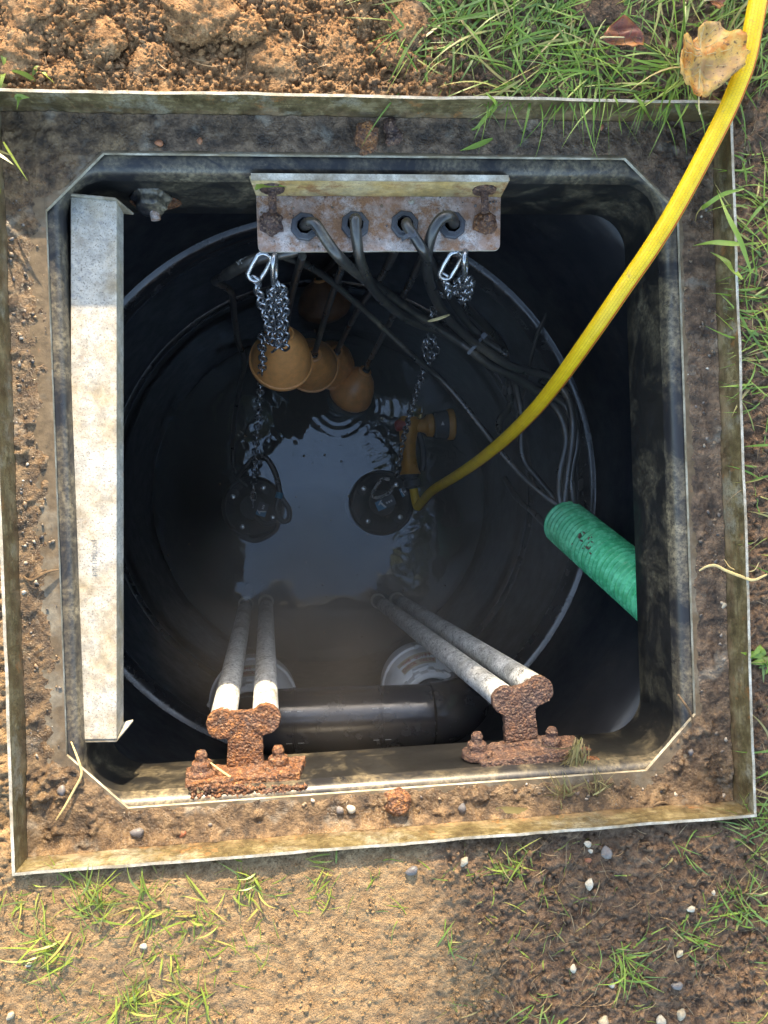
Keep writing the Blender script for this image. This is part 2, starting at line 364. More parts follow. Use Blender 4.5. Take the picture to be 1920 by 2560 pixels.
        if parent: o.parent = parent
        elif loc is not None: o.location = off
        return o
_bm = bmesh.new(); bmesh.ops.create_icosphere(_bm, subdivisions=1, radius=1)
ROCK = ([v.co.copy() for v in _bm.verts], [tuple(v.index for v in f.verts) for f in _bm.faces]); _bm.free()
_bm = bmesh.new(); bmesh.ops.create_icosphere(_bm, subdivisions=2, radius=1)
ROCK2 = ([v.co.copy() for v in _bm.verts], [tuple(v.index for v in f.verts) for f in _bm.faces]); _bm.free()
def npmesh(name, V, F, mat, smooth=True, parent=None):
    "numpy verts (n,3), faces (m,k)"
    me = bpy.data.meshes.new(name); k_ = F.shape[1]
    me.vertices.add(len(V)); me.vertices.foreach_set('co', np.ascontiguousarray(V, np.float32).ravel())
    me.loops.add(F.size); me.loops.foreach_set('vertex_index', np.ascontiguousarray(F, np.int32).ravel())
    me.polygons.add(len(F)); me.polygons.foreach_set('loop_start', np.arange(0, F.size, k_, dtype=np.int32))
    me.update(calc_edges=True)
    if smooth: me.polygons.foreach_set('use_smooth', np.ones(len(F), bool))
    me.materials.append(MAT[mat]); o = bpy.data.objects.new(name, me); COL.objects.link(o)
    if parent: o.parent = parent
    return o
def rocks(name, C, Rr, mat, parent=None, flat=.75, smooth=False):
    "many small stones in one mesh (what nobody could count)"
    V0 = np.array([tuple(v) for v in ROCK[0]]); F0 = np.array(ROCK[1]); n_ = len(C)
    V = V0[None] * rng.uniform(.4, 1.45, (n_, len(V0), 1)) * Rr[:, None, None]
    V *= np.stack([rng.uniform(.75, 1.25, n_), rng.uniform(.75, 1.25, n_), np.full(n_, flat)], -1)[:, None, :]
    a = rng.uniform(0, 6.28, n_); ca, sa = np.cos(a)[:, None], np.sin(a)[:, None]
    X = V[..., 0] * ca - V[..., 1] * sa; Y = V[..., 0] * sa + V[..., 1] * ca
    V = np.stack([X, Y, V[..., 2]], -1) + C[:, None, :]
    F = (F0[None] + (np.arange(n_) * len(V0))[:, None, None]).reshape(-1, 3)
    return npmesh(name, V.reshape(-1, 3), F, mat, smooth, parent)
def ribbons(name, roots, dirs, lens, widths, mat, lift=.5, droop=.9, seg=4, curl=.25, floor=None, parent=None, loc=None):
    "grass blades: bent tapering ribbons with a folded mid line"
    n_ = len(roots); t = np.linspace(0, 1, seg + 1)[None, :, None]
    d = np.stack([np.cos(dirs), np.sin(dirs), np.zeros(n_)], -1)[:, None, :]; sd = np.stack([-np.sin(dirs), np.cos(dirs), np.zeros(n_)], -1)[:, None, :]
    L = lens[:, None, None]; lf = (lift if np.ndim(lift) else np.full(n_, lift))[:, None, None]; dr = (droop if np.ndim(droop) else np.full(n_, droop))[:, None, None]
    cu = rng.normal(0, curl, n_)[:, None, None]
    c = roots[:, None, :] + d * L * t * (1 - .25 * lf) + sd * L * cu * t * t + np.array([0, 0, 1.]) * L * (lf * t - lf * dr * t * t)
    wd = widths[:, None, None] * np.clip(1.15 - t ** 2 * 1.15, .04, 1) * np.clip(.55 + t * 2.2, 0, 1)
    tw = rng.normal(0, .5, n_)[:, None, None]
    sv = sd * np.cos(tw) + np.array([0, 0, 1.]) * np.sin(tw)
    V = np.stack([c - sv * wd / 2, c + sv * wd / 2], 2)             # n, seg+1, 2, 3
    if floor is not None: 
        zz = floor(V[..., 0], V[..., 1]); V[..., 2] = np.maximum(V[..., 2], zz + .0006)
    V = V.reshape(n_, -1, 3); i = np.arange(seg)
    F0 = np.stack([2 * i, 2 * i + 1, 2 * i + 3, 2 * i + 2], -1)
    F = (F0[None] + (np.arange(n_) * 2 * (seg + 1))[:, None, None]).reshape(-1, 4); V = V.reshape(-1, 3)
    if loc is not None: V = V - np.array(loc)
    o = npmesh(name, V, F, mat, True, parent)
    if loc is not None: o.location = loc
    return o
TEX = {}
def crust(o, voxel=.0022, amp=.004, size=.012, amp2=0, size2=.004):
    "corroded skin: remesh, then push the surface in and out"
    m_ = o.modifiers.new('remesh', 'REMESH'); m_.mode = 'VOXEL'; m_.voxel_size = voxel; m_.use_smooth_shade = True
    for a_, s_ in ((amp, size), (amp2, size2)):
        if not a_: continue
        if s_ not in TEX:
            t = bpy.data.textures.new('crust', 'CLOUDS'); t.noise_scale = s_; t.noise_depth = 3; TEX[s_] = t
        d_ = o.modifiers.new('crust', 'DISPLACE'); d_.texture = TEX[s_]; d_.strength = a_; d_.mid_level = .5; d_.texture_coords = 'GLOBAL'
def text_mesh(txt, size, origin, xdir, ydir, ext=.0003):
    "print or stamping as flat raised letters"
    c = bpy.data.curves.new('t', 'FONT'); c.body = txt; c.size = size; c.extrude = ext; c.resolution_u = 2; c.align_x = 'CENTER'; c.align_y = 'CENTER'
    o = bpy.data.objects.new('t', c); COL.objects.link(o); bpy.context.view_layer.update()
    me = bpy.data.meshes.new_from_object(o.evaluated_get(bpy.context.evaluated_depsgraph_get())); bpy.data.objects.remove(o)
    x = Vector(xdir).normalized(); y = Vector(ydir).normalized(); z = x.cross(y); og = Vector(origin); mb = MB()
    mb.add([og + x * v.co.x + y * v.co.y + z * v.co.z for v in me.vertices], [tuple(p.vertices) for p in me.polygons]); bpy.data.meshes.remove(me); return mb

# ================================================================== SETTING
def gh(x, y):
    "height of the soil"
    x = np.asarray(x, float); y = np.asarray(y, float); ax, ay = np.abs(x), np.abs(y)
    d = np.maximum(ax, ay) - .410
    big = fbm(x, y, .16, 3, 1) - .5; mid = fbm(x, y, .05, 4, 5) - .5; fin = np.abs(fbm(x, y, .014, 3, 9) - .5)
    cr = np.abs(fbm(x, y, .006, 2, 13) - .5)
    near = (1 - sstep(.51, .55, ax)) * (1 - sstep(.63, .66, ay)); fin = fin * near; cr = cr * near; mid = mid * (.3 + .7 * near)
    heap = sstep(.17, .02, x + .10 * (fbm(x, y, .1, 2, 21) - .5)) * sstep(.405, .43, y) * sstep(2.5, .6, y)
    flat = 1 - .6 * sstep(-.40, -.44, y) * sstep(.16, .0, x)
    z = -.007 + .012 * big + (.010 * mid - .014 * fin - .011 * cr) * flat
    lump = fbm(x, y, .062, 4, 31, .55)
    z = z + heap * np.minimum(.05 * np.maximum(y - .41, 0), .02) + heap * .020 * (lump - .54) * sstep(.41, .45, y) - heap * (.004 * cr + .004 * fin)
    z = z + sstep(.44, .6, x) * .006
    edge = sstep(.0, .02, d); z = z * edge + (1 - edge) * np.minimum(z, -.006)
    far = sstep(1.2, 4, np.maximum(ax, ay))
    return z * (1 - far) + far * (-.02 + .05 * (fbm(x, y, 5, 3, 40) - .5))
def axis(lo, hi, st, far=60, n=26):
    f = np.arange(lo, hi + st / 2, st); t = np.linspace(0, 1, n + 1)[1:]
    return np.concatenate([(lo - (far * t ** 3.2 + .02 * t))[::-1], f, hi + far * t ** 3.2 + .02 * t])
gx, gy = axis(-.55, .55, .0021), axis(-.70, .66, .0021)
X, Y = np.meshgrid(gx, gy, indexing='ij'); Z = gh(X, Y); nx, ny = X.shape
idx = np.arange(nx * ny).reshape(nx, ny)
cx = (X[:-1, :-1] + X[1:, 1:]) / 2; cy = (Y[:-1, :-1] + Y[1:, 1:]) / 2
keep = (np.maximum(np.abs(cx), np.abs(cy)) > .4105)
F = np.stack([idx[:-1, :-1], idx[1:, :-1], idx[1:, 1:], idx[:-1, 1:]], -1)[keep]
V = np.stack([X, Y, Z], -1).reshape(-1, 3); used, inv = np.unique(F, return_inverse=True)
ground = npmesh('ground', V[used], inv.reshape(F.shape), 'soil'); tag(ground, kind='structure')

# ---- buried plastic chamber: lip, square neck, shoulder, round tank
TC = Vector((-.045, 0)); TR = .49
def rsq(h, r, n=16):
    "rounded square outline"
    o = []
    for q, (sx, sy) in enumerate(((1, 1), (-1, 1), (-1, -1), (1, -1))):
        for k_ in range(n + 1):
            t = math.pi / 2 * (q + k_ / n); o.append((sx * (h - r) + r * math.cos(t), sy * (h - r) + r * math.sin(t)))
    return o
def rings(mb, rows, flip=True):
    n_ = len(rows[0]); vs_ = [p for r in rows for p in r]; fs = []
    for i in range(len(rows) - 1):
        for k_ in range(n_):
            q = (k_ + 1) % n_; f = (i * n_ + k_, i * n_ + q, (i + 1) * n_ + q, (i + 1) * n_ + k_); fs.append(f[::-1] if flip else f)
    mb.add(vs_, fs)
chamber = thing('pump_chamber', 'black plastic underground pump chamber with square neck under the steel frame', 'chamber', (0, 0, -.3))
CXY = (.000, -.005)
def nrow(h, r, z): return [Vector((x + CXY[0], y + CXY[1], z)) for x, y in rsq(h, r)]
mb = MB(); rings(mb, [nrow(.44, .09, -.0575), nrow(.372, .052, -.0575), nrow(.362, .050, -.0585), nrow(.356, .048, -.063), nrow(.3535, .046, -.070), nrow(.3525, .045, -.080)])
mb.build('neck_lip', 'neck_lip', chamber)
mb = MB(); rings(mb, [nrow(.3525, .045, -.0795), nrow(.352, .046, -.11), nrow(.3515, .048, -.14), nrow(.351, .05, -.172), nrow(.354, .05, -.176), nrow(.362, .05, -.174)])
mb.build('neck_wall', 'neck_plastic', chamber)
def crow(r, z, n_=68):
    out = []
    for q in range(4):
        for k_ in range(17):
            t = math.pi / 2 * (q + k_ / 16); out.append(Vector((TC.x + r * math.cos(t), TC.y + r * math.sin(t), z)))
    return out
def lerp_rows(a, b, t, z): return [Vector((p.x * (1 - t) + q.x * t, p.y * (1 - t) + q.y * t, z)) for p, q in zip(a, b)]
a_, b_ = nrow(.362, .05, -.17), crow(TR, -.3)
mb = MB(); rings(mb, [lerp_rows(a_, b_, 0, -.1735), lerp_rows(a_, b_, .3, -.178), lerp_rows(a_, b_, .6, -.19), lerp_rows(a_, b_, .85, -.225), lerp_rows(a_, b_, 1, -.30)])
mb.build('shoulder', 'tank_plastic', chamber)
def ring_prof(prof, seg=128):
    m_ = MB(); rings(m_, [[Vector((TC.x + r * math.cos(2 * math.pi * k_ / seg), TC.y + r * math.sin(2 * math.pi * k_ / seg), z)) for k_ in range(seg)] for r, z in prof]); return m_
ring_prof([(TR, -.299), (TR, -.50), (TR, -1.45), (.30, -1.56), (.001, -1.57)]).build('tank_wall', 'tank_plastic', chamber)
rib = [(TR + .004, -.545), (TR - .006, -.549), (TR - .013, -.556), (TR - .017, -.566), (TR - .012, -.574), (TR - .011, -.578), (TR - .017, -.584), (TR - .018, -.592), (TR - .012, -.602), (TR - .004, -.608), (TR + .004, -.61)]
ring_prof(rib).build('wall_rib', 'rib_plastic', chamber)
ring_prof([(r, z - .395) for r, z in [(TR + .004, -.545), (TR - .004, -.548), (TR - .009, -.556), (TR - .009, -.563), (TR - .004, -.571), (TR + .004, -.575)]]).build('wall_rib', 'rib_plastic', chamber)
# corroded hex nut on the north neck wall
p = at(378, 490, -.12); p.y = .3455
mb = MB(); mb.lathe(p, (0, -1, .25), [(.026, 0), (.025, .004), (.019, .006), (.019, .016), (.015, .018)], 6)
o = mb.build('wall_nut', 'neck_lip', chamber); crust(o, .0016, .004, .01)
mb = MB(); mb.cyl(p, p + Vector((.004, -.026, -.004)), .006, 12); o = mb.build('bolt_end', 'galv_bracket', chamber)
mb = MB(); mb.lathe(p + Vector((.002, .001, -.016)), (0, -1, 0), [(.034, 0), (.030, .0015), (.004, .003)], 18, sx=1, sy=.8)
o = mb.build('rust_stain_crust', 'rust_orange', chamber); crust(o, .0018, .004, .012)

# ---- water
wz = -1.0; st = .0045; gx = np.arange(-.53, .45, st); X, Y = np.meshgrid(gx, gx + .04, indexing='ij')
def ripple(c, lam, amp, decay):
    r = np.hypot(X - c[0], Y - c[1]) + .022 * (fbm(X, Y, .06, 2, 64) - .5); return (.35 + 1.3 * fbm(X, Y, .07, 2, 65)) * amp * np.sin(2 * math.pi * r / lam) * np.exp(-r / decay)
c1 = at(840, 1000, wz); c2 = at(880, 1180, wz); c3 = at(620, 1050, wz)
Zw = wz + ripple(c1, .021, .00030, .12) + ripple(c2, .014, .00010, .045) + ripple(c3, .045, .00035, .12)
Zw += .0011 * (fbm(X, Y, .055, 3, 60) - .5) * sstep(-.06, .10, Y + .3 * (.0 - X)) * sstep(.2, -.05, X)
Zw += .0011 * (fbm(X, Y, .10, 3, 66) - .5) + .00016 * (fbm(X, Y, .022, 2, 68) - .5)
idx = np.arange(X.size).reshape(X.shape)
keep = np.hypot((X[:-1, :-1] + st / 2) - TC.x, (Y[:-1, :-1] + st / 2) - TC.y) < TR + .004
F = np.stack([idx[:-1, :-1], idx[1:, :-1], idx[1:, 1:], idx[:-1, 1:]], -1)[keep]
V = np.stack([X, Y, Zw], -1).reshape(-1, 3); used, inv = np.unique(F, return_inverse=True)
water = npmesh('water', V[used], inv.reshape(F.shape), 'water'); tag(water, kind='structure')

# ---- galvanised access frame
fr = thing('access_frame', 'square galvanised steel access frame caked with mud round the open chamber', 'frame', (0, 0, -.05))
H, T = .410, .0032
for k_, (lo, hi) in enumerate((((-H, H - T, -.13), (H, H, 0)), ((-H, -H, -.13), (H, -H + T, 0)), ((-H, -H + T + .0002, -.13), (-H + T, H - T - .0002, -.0004)), ((H - T, -H + T + .0002, -.13), (H, H - T - .0002, -.0004)))):
    mb = MB(); al = 0 if k_ < 2 else 1; N_ = 70; v = []; f = []; mi_ = []          # slightly dented sheet, bright scraped top edge
    for i in range(N_ + 1):
        u_ = lo[al] + (hi[al] - lo[al]) * i / N_; e0 = 0 if i in (0, N_) else 1
        jn = e0 * .0016 * (float(vnoise(np.array(u_ * 14.0), np.array(k_ * 7.3), 5)) - .5) + e0 * .0007 * (float(vnoise(np.array(u_ * 60.0), np.array(k_ * 3.1), 6)) - .5); jz = .0012 * (float(vnoise(np.array(u_ * 30.0), np.array(k_ * 5.7), 8)) - .5)
        for w_, z_ in ((0, lo[2]), (1, lo[2]), (1, -.05), (1, hi[2] - .0005 + jz), (0, hi[2] - .0005 + jz), (0, -.05)):
            top_ = z_ > -.04; q_ = [0, 0, z_]; q_[al] = u_; q_[1 - al] = (hi if w_ else lo)[1 - al] + (jn if top_ else 0); v.append(q_)
    for i in range(N_):
        for j in range(6): f.append((i * 6 + j, i * 6 + (j + 1) % 6, i * 6 + 6 + (j + 1) % 6, i * 6 + 6 + j)); mi_.append(1 if j == 3 else 0)
    f += [(5, 4, 3, 2, 1, 0), tuple(N_ * 6 + j for j in range(6))]; mb.add(v, f); mb.mi = mi_ + [0, 0]
    o = mb.build('upstand', ['galv_rim', 'galv_edge'], fr, False)
    bm_ = bmesh.new(); bm_.from_mesh(o.data); bmesh.ops.recalc_face_normals(bm_, faces=bm_.faces); bm_.to_mesh(o.data); bm_.free()
Q = .3665; q = .3025; I = H - T - .0003
def plate(poly, name='ledge'):
    m_ = MB(); m_.prism(poly, -.0552, -.05, 0, 1); return m_.build(name, ['galv_ledge', 'galv_edge'], fr, False)
plate([(-I, Q), (I, Q), (I, I), (-I, I)]); plate([(-I, -I), (I, -I), (I, -Q), (-I, -Q)])
plate([(-I, -Q + .0001), (-Q, -Q + .0001), (-Q, Q - .0001), (-I, Q - .0001)]); plate([(Q, -Q + .0001), (I, -Q + .0001), (I, Q - .0001), (Q, Q - .0001)])
e = .0002
for sx, sy in ((1, 1), (-1, 1), (-1, -1), (1, -1)):
    tri = [(sx * (Q - e), sy * (Q - e)), (sx * q, sy * (Q - e)), (sx * (Q - e), sy * q)]
    if sx * sy < 0: tri = tri[::-1]
    m_ = MB(); m_.prism(tri, -.0550, -.0498, 0, 1); m_.build('corner_gusset', ['galv_ledge', 'galv_edge'], fr, False)
def hexbolt(parent, px, py, z, r=.014, h=.014, mat='rust_brown', name='anchor_bolt'):
    p = at(px, py, z + h); p.z = z; m_ = MB()
    m_.lathe(p, (0, 0, 1), [(r * 1.35, -.001), (r * 1.3, .003), (r, .0035), (r, h - .002), (r * .82, h)], 6, start=.3)
    o = m_.build(name, mat, parent); crust(o, .0014, .003, .008); return o
hexbolt(fr, 918, 328, -.05, .0145, .021, 'rust_orange'); hexbolt(fr, 996, 2015, -.05, .014, .013, 'rust_orange')
p = at(975, 318, -.045)
mb = MB(); mb.rock(p, .014, (1.1, .8, .8)); mb.rock(p + Vector((.004, -.012, 0)), .013, (.9, 1, .7)); o = mb.build('rust_lump', 'rust_brown', fr); crust(o, .0016, .006, .008)

# mud lying on the frame, one uneven film
st = .0017; gx = np.arange(-I, I + 1e-6, st); X, Y = np.meshgrid(gx, gx, indexing='ij'); ax, ay = np.abs(X), np.abs(Y)
inn = np.maximum(np.maximum(ax, ay) - Q, (ax + ay - (Q + q)) / 1.414)      # distance out from the opening
out = I - np.maximum(ax, ay)
th = .0030 * (fbm(X, Y, .05, 4, 71) - .42) + .0030 * (fbm(X, Y, .011, 3, 77) - .5) + .0020 * (fbm(X, Y, .0055, 3, 79, .6) - .5)
north = sstep(.30, .36, Y); south = sstep(-.30, -.36, Y); west = sstep(-.30, -.36, X); east = sstep(.30, .36, X)
th += .0005 + .0032 * north + .0012 * east + .0008 * south * sstep(.25, -.1, X) - .0012 * south * sstep(.1, .3, X)
th += .0045 * np.exp(-out / .007) * (.6 + 1.1 * fbm(X, Y, .03, 3, 83)) + .003 * south * np.exp(-out / .018) + .0035 * (south * west) * (fbm(X, Y, .02, 3, 87) + .3)
th -= .004 * np.exp(-inn / .004) + west * (1 - north) * .0016 * sstep(.03, .004, inn) + east * .0008 * sstep(.02, .004, inn)
lump = fbm(X, Y, .020, 4, 90, .6); th += sstep(.56, .80, lump) * .0042 * (south + .8 * west + .35 * north + .45 * east) * (.4 + 1.2 * fbm(X, Y, .08, 2, 95))
Zm = -.0502 + np.clip(th, -.0012, .014)
idx = np.arange(X.size).reshape(X.shape); ci = (inn[:-1, :-1] + inn[1:, 1:]) / 2; keep = (np.minimum(inn[:-1, :-1], np.minimum(inn[1:, 1:], np.minimum(inn[1:, :-1], inn[:-1, 1:]))) > .0006) & (np.maximum(np.maximum(th[:-1, :-1], th[1:, 1:]), np.maximum(th[1:, :-1], th[:-1, 1:])) > -.0011)
F = np.stack([idx[:-1, :-1], idx[1:, :-1], idx[1:, 1:], idx[:-1, 1:]], -1)[keep]
V = np.stack([X, Y, Zm], -1).reshape(-1, 3); used, inv = np.unique(F, return_inverse=True)
mud = npmesh('mud', V[used], inv.reshape(F.shape), 'wet_mud'); tag(mud, 'wet brown mud smeared over the ledge of the steel frame', 'mud', None, 'stuff')

# ---- trees and hedge around the lawn: they shade the right half and stand in the water's mirror
def leafcloud(n_, c, rad, size, name, mat, parent, shell=.35, seed=1):
    r_ = np.random.default_rng(seed); d = r_.normal(size=(n_, 3)); d /= np.linalg.norm(d, axis=1)[:, None]
    rr = (1 - shell * r_.random(n_) ** 1.5)[:, None]; cl = r_.normal(0, .10, (n_, 3))
    C = np.array(c) + d * rr * np.array(rad) + cl * np.array(rad)
    a = r_.normal(size=(n_, 3)); a /= np.linalg.norm(a, axis=1)[:, None]; b = np.cross(a, r_.normal(size=(n_, 3))); b /= np.linalg.norm(b, axis=1)[:, None]
    s_ = (size * r_.uniform(.6, 1.4, n_))[:, None]
    V = np.stack([C - a * s_, C - b * s_ * .5, C + a * s_, C + b * s_ * .5], 1).reshape(-1, 3) - np.array(rootloc(parent))
    return npmesh(name, V, np.arange(4 * n_).reshape(-1, 4), mat, False, parent)
hd = thing('tall_hedge', 'tall loose hedge behind the lawn whose dappled shade covers the right half', 'hedge', (2.6, 9.2, 0))
mb = MB()
for k_ in range(6): mb.tube([(.6 + .8 * k_, 9.25, -.05), (.62 + .8 * k_, 9.2, 1.6), (.56 + .8 * k_, 9.25, 3.6)], .03, 8, 4)
mb.build('stem', 'bark', hd)
r_ = np.random.default_rng(5); n_ = 9000
C = np.stack([5.2 * r_.random(n_), 9.0 + .5 * r_.random(n_), 4.6 * r_.random(n_)], -1); C[:, 0] += .02 + .22 * (vnoise(C[:, 2] * 3, C[:, 1] * 3, 3) - .4) + .06 * r_.normal(size=n_)
a = r_.normal(size=(n_, 3)); a /= np.linalg.norm(a, axis=1)[:, None]; b = np.cross(a, r_.normal(size=(n_, 3))); b /= np.linalg.norm(b, axis=1)[:, None]; s_ = r_.uniform(.05, .11, n_)[:, None]
npmesh('foliage', np.stack([C - a * s_, C - b * s_ * .6, C + a * s_, C + b * s_ * .6], 1).reshape(-1, 3) - np.array((2.6, 9.2, 0)), np.arange(4 * n_).reshape(-1, 4), 'leaf_hedge', False, hd)
def tree(label, base, top, blobs, seed):
    t = thing('garden_tree', label, 'tree', base); base = Vector(base); top = Vector(top)
    m_ = MB(); mid_ = (base + top) / 2 + Vector((.1, .05, 0)); m_.tube([base - Vector((0, 0, .1)), mid_, top], lambda u: .16 - .09 * u, 12, 6)
    for c, rad, n2_ in blobs:
        s0 = base.lerp(top, random.uniform(.6, .95)); e_ = Vector(c); m_.tube([s0, s0.lerp(e_, .5) + Vector((0, 0, .15)), e_], lambda u: .05 - .038 * u, 7, 5)
    m_.build('trunk', 'bark', t)
    for i, (c, rad, n2_) in enumerate(blobs): leafcloud(n2_, c, rad, .05, 'crown', 'leaf_tree', t, .8, seed + i)
tree('leafy garden tree overhanging the chamber from the far left', (-1.9, 3.6, 0), (-1.5, 2.6, 3.6), [((-.62, .80, 3.0), (.45, .36, .3), 800), ((-1.2, 1.5, 3.5), (.7, .7, .5), 1500), ((-.12, 1.05, 3.1), (.5, .2, .25), 420), ((-1.9, 2.8, 4.6), (1.3, 1.2, 1), 2500)], 20)
tree('dense garden tree overhanging the chamber from the right', (2.7, 3.0, 0), (2.2, 1.8, 3.4), [((1.15, .35, 3.2), (.62, .9, .4), 2600), ((1.1, -.7, 3.3), (.55, .6, .4), 1500), ((1.6, 1.4, 3.8), (1, .9, .8), 2600), ((2.4, 2.4, 4.8), (1.4, 1.4, 1.1), 2600)], 40)

# ================================================================== OBJECTS
UP = Vector((0, 0, 1))
# ---- loose galvanised channel along the west side
ch = thing('steel_channel', 'long speckled galvanised steel channel lying along the left side of the opening', 'channel', (-.33, 0, -.09))
zc = -.075; A, B, C_, D = at(176, 492, zc), at(291, 497, zc), at(291, 1849, zc), at(178, 1851, zc); t = .003
mb = MB(); 
def slab(m_, quad, thick, mi=0):
    n_ = (quad[1] - quad[0]).cross(quad[3] - quad[0]).normalized() * thick
    v = [Vector(p) for p in quad] + [Vector(p) - n_ for p in quad]
    m_.add(v, [(0, 1, 2, 3), (7, 6, 5, 4), (0, 4, 5, 1), (1, 5, 6, 2), (2, 6, 7, 3), (3, 7, 4, 0)], mi); return m_
def bev(o, w_=.001, s_=2):
    b_ = o.modifiers.new('bevel', 'BEVEL'); b_.width = w_; b_.segments = s_; b_.limit_method = 'ANGLE'; return o
slab(mb, [D, C_, B, A], t); bev(mb.build('web', 'galv_channel', ch, False), .0012)
dn = Vector((0, 0, -.034)); o_ = Vector((.0002, 0, -.0002)); mb = MB(); slab(mb, [C_ + o_, C_ + o_ + dn, B + o_ + dn, B + o_], .003); bev(mb.build('side_flange', 'galv_channel', ch, False))
mb = MB(); k1 = Vector((0, .0035, -.001)); slab(mb, [A + k1 + dn, A + k1 + Vector((0, 0, .004)), B + k1 + Vector((0, -.003, .004)), B + k1 + dn + Vector((.012, -.006, 0))], .003); bev(mb.build('end_tab', 'galv_edge', ch, False))
mb = MB(); k2 = Vector((0, -.0035, -.001)); slab(mb, [D + k2, D + k2 + dn, C_ + k2 + dn + Vector((.012, .014, 0)), C_ + k2], .003); bev(mb.build('end_tab', 'galv_edge', ch, False))
p = at(236, 1393, zc) + UP * .0004
text_mesh('JSC0601988', .0085, p - UP * .0003, (D - A), (B - A), .0004).build('stamped_number', 'galv_channel', ch, False)
mb = MB(); q0, q1 = at(150, 480, -.07), at(172, 1849, -.07)
# ---- cable gland bracket on the north wall
zb = -.103; cb = thing('cable_bracket', 'rusted galvanised angle bracket with four cable glands on the far wall', 'bracket', at(945, 560, zb))
L0, R0, R1, L1 = at(640, 487, zb), at(1252, 489, zb), at(1250, 626, zb), at(645, 630, zb)
def rquad(pts, r=.008, n_=4):
    o = []
    for i in range(4):
        p, a_, b_ = pts[i], pts[i - 1], pts[(i + 1) % 4]; rr = r if i in (2, 3) else .0008
        u, v = (a_ - p).normalized() * rr, (b_ - p).normalized() * rr
        for k_ in range(n_ + 1):
            s_ = k_ / n_; o.append(p + u * (1 - s_) ** 2 + v * s_ ** 2)
    return [(v.x, v.y) for v in o]
mb = MB(); mb.prism(rquad([L0, R0, R1, L1])[::-1], zb - .004, zb, 0, 1); bev(mb.build('shelf', ['galv_bracket', 'galv_edge'], cb, False), .0006)
W0, W1 = at(632, 438, -.052), at(1267, 438, -.052)
mb = MB(); y0 = .3445; slab(mb, [Vector((L0.x, y0 - .004, zb + .0004)), Vector((R0.x, y0 - .004, zb + .0004)), Vector((W1.x + .004, y0 - .004, -.054)), Vector((W0.x - .004, y0 - .004, -.054))], .004)
galv('galv_flange', (.62, .52, .33), .75, .55, .5, (.47, .30, .10), .6, 1.5)
bev(mb.build('wall_flange', 'galv_flange', cb, False), .0008)
mb = MB(); mb.box((W0.x - .002, y0 - .0062, -.0535), (W1.x + .002, y0 + .001, -.0508)); mb.build('top_edge', 'galv_edge', cb, False)
for px, py in ((680, 465), (1210, 458)):       # corroded wall bolts pointing into the chamber
    p = at(px, py, -.08); p.y = y0 - .0042
    m_ = MB(); m_.lathe(p, (0, -1, 0), [(.015, -.001), (.0145, .0022), (.008, .003)], 14); o = m_.build('washer', 'rust_brown', cb); crust(o, .0012, .002, .006)
    m_ = MB(); m_.lathe(p, (0, -1, 0), [(.0045 + .0005 * (k_ % 2), .0016 * k_) for k_ in range(18)], 10); m_.build('bolt_shank', 'rust_brown', cb)
for px, py, mt in ((678, 560, 'rust_brown'), (1212, 558, 'rust_orange')):
    p = at(px, py, zb); m_ = MB(); m_.lathe(p, (0, 0, 1), [(.0165, .0), (.016, .004), (.0105, .0045), (.0105, .013), (.0055, .0135), (.005, .018)], 6, start=.5); o = m_.build('corroded_nut', mt, cb); crust(o, .0014, .006, .009, .002, .004)
glands = [(762, 566), (888, 562), (1012, 561), (1130, 562)]
for px, py in glands:
    p = at(px, py, zb + .004); p.z = zb
    m_ = MB(); m_.lathe(p, (0, 0, 1), [(.0170, .0), (.0176, .001), (.0176, .005), (.0160, .0062), (.0117, .0062), (.0112, .0085), (.0100, .0085), (.0096, .004), (.0096, -.012)], 8, start=.25)
    bev(m_.build('cable_gland', 'gland_plastic', cb, False), .0006)
# rust flakes and grit lying on the shelf
mb = MB()
for k_ in range(46):
    u, v = random.random(), random.random(); p = L0.lerp(R0, u).lerp(L1.lerp(R1, u), v * .95); mb.rock((p.x, p.y, zb + .001), random.uniform(.0008, .0022))
mb.build('rust_flakes', 'grit', cb, False)['kind'] = 'stuff'

# ---- cables
def cable(name, label, pts, r=.0054, cat='cable', group='black power cables in the chamber', mat='cable_rubber', seg=12):
    P = [at(*p) if not isinstance(p, Vector) else p for p in pts]; m_ = MB(); m_.tube(P, r, seg, 7)
    return tag(m_.build(name, mat, None, True, P[0]), label, cat, group)
duct_mouth = at(1412, 1306, -.47); duct_dir = (at(1690, 1540, -.17) - duct_mouth)
def to_duct(k_, n_=3):
    a = 2.1 * k_; x, y, d_ = frame_of(duct_dir); o_ = x * .020 * math.cos(a) + y * .020 * math.sin(a); return [duct_mouth + o_ + d_ * .02, duct_mouth + o_ * .9 + d_ * .10]
def gl_in(i): px, py = glands[i]; p = at(px, py, zb); return [p + Vector((0, 0, -.06)), p + Vector((0, 0, -.012)), p + Vector((.001, -.001, .008))]
G1 = gl_in(0) + [(787, 560, -.084), (815, 600, -.086), (849, 644, -.098), (906, 692, -.155), (960, 728, -.22), (1022, 772, -.28), (1085, 813, -.315), (1140, 848, -.34), (1192, 886, -.36), (1225, 912, -.372), (1285, 940, -.39), (1340, 974, -.41), (1405, 1005, -.425), (1438, 1062, -.43), (1441, 1120, -.435), (1428, 1200, -.45)] + to_duct(0)
G2 = gl_in(1) + [(888, 549, -.084), (892, 600, -.095), (903, 660, -.125), (933, 722, -.19), (974, 764, -.245), (1022, 798, -.29), (1070, 818, -.325), (1119, 836, -.338), (1172, 870, -.35), (1212, 904, -.368), (1262, 930, -.388), (1330, 972, -.41), (1390, 1020, -.43), (1416, 1093, -.44), (1400, 1182, -.45), (1399, 1240, -.46)] + to_duct(1)
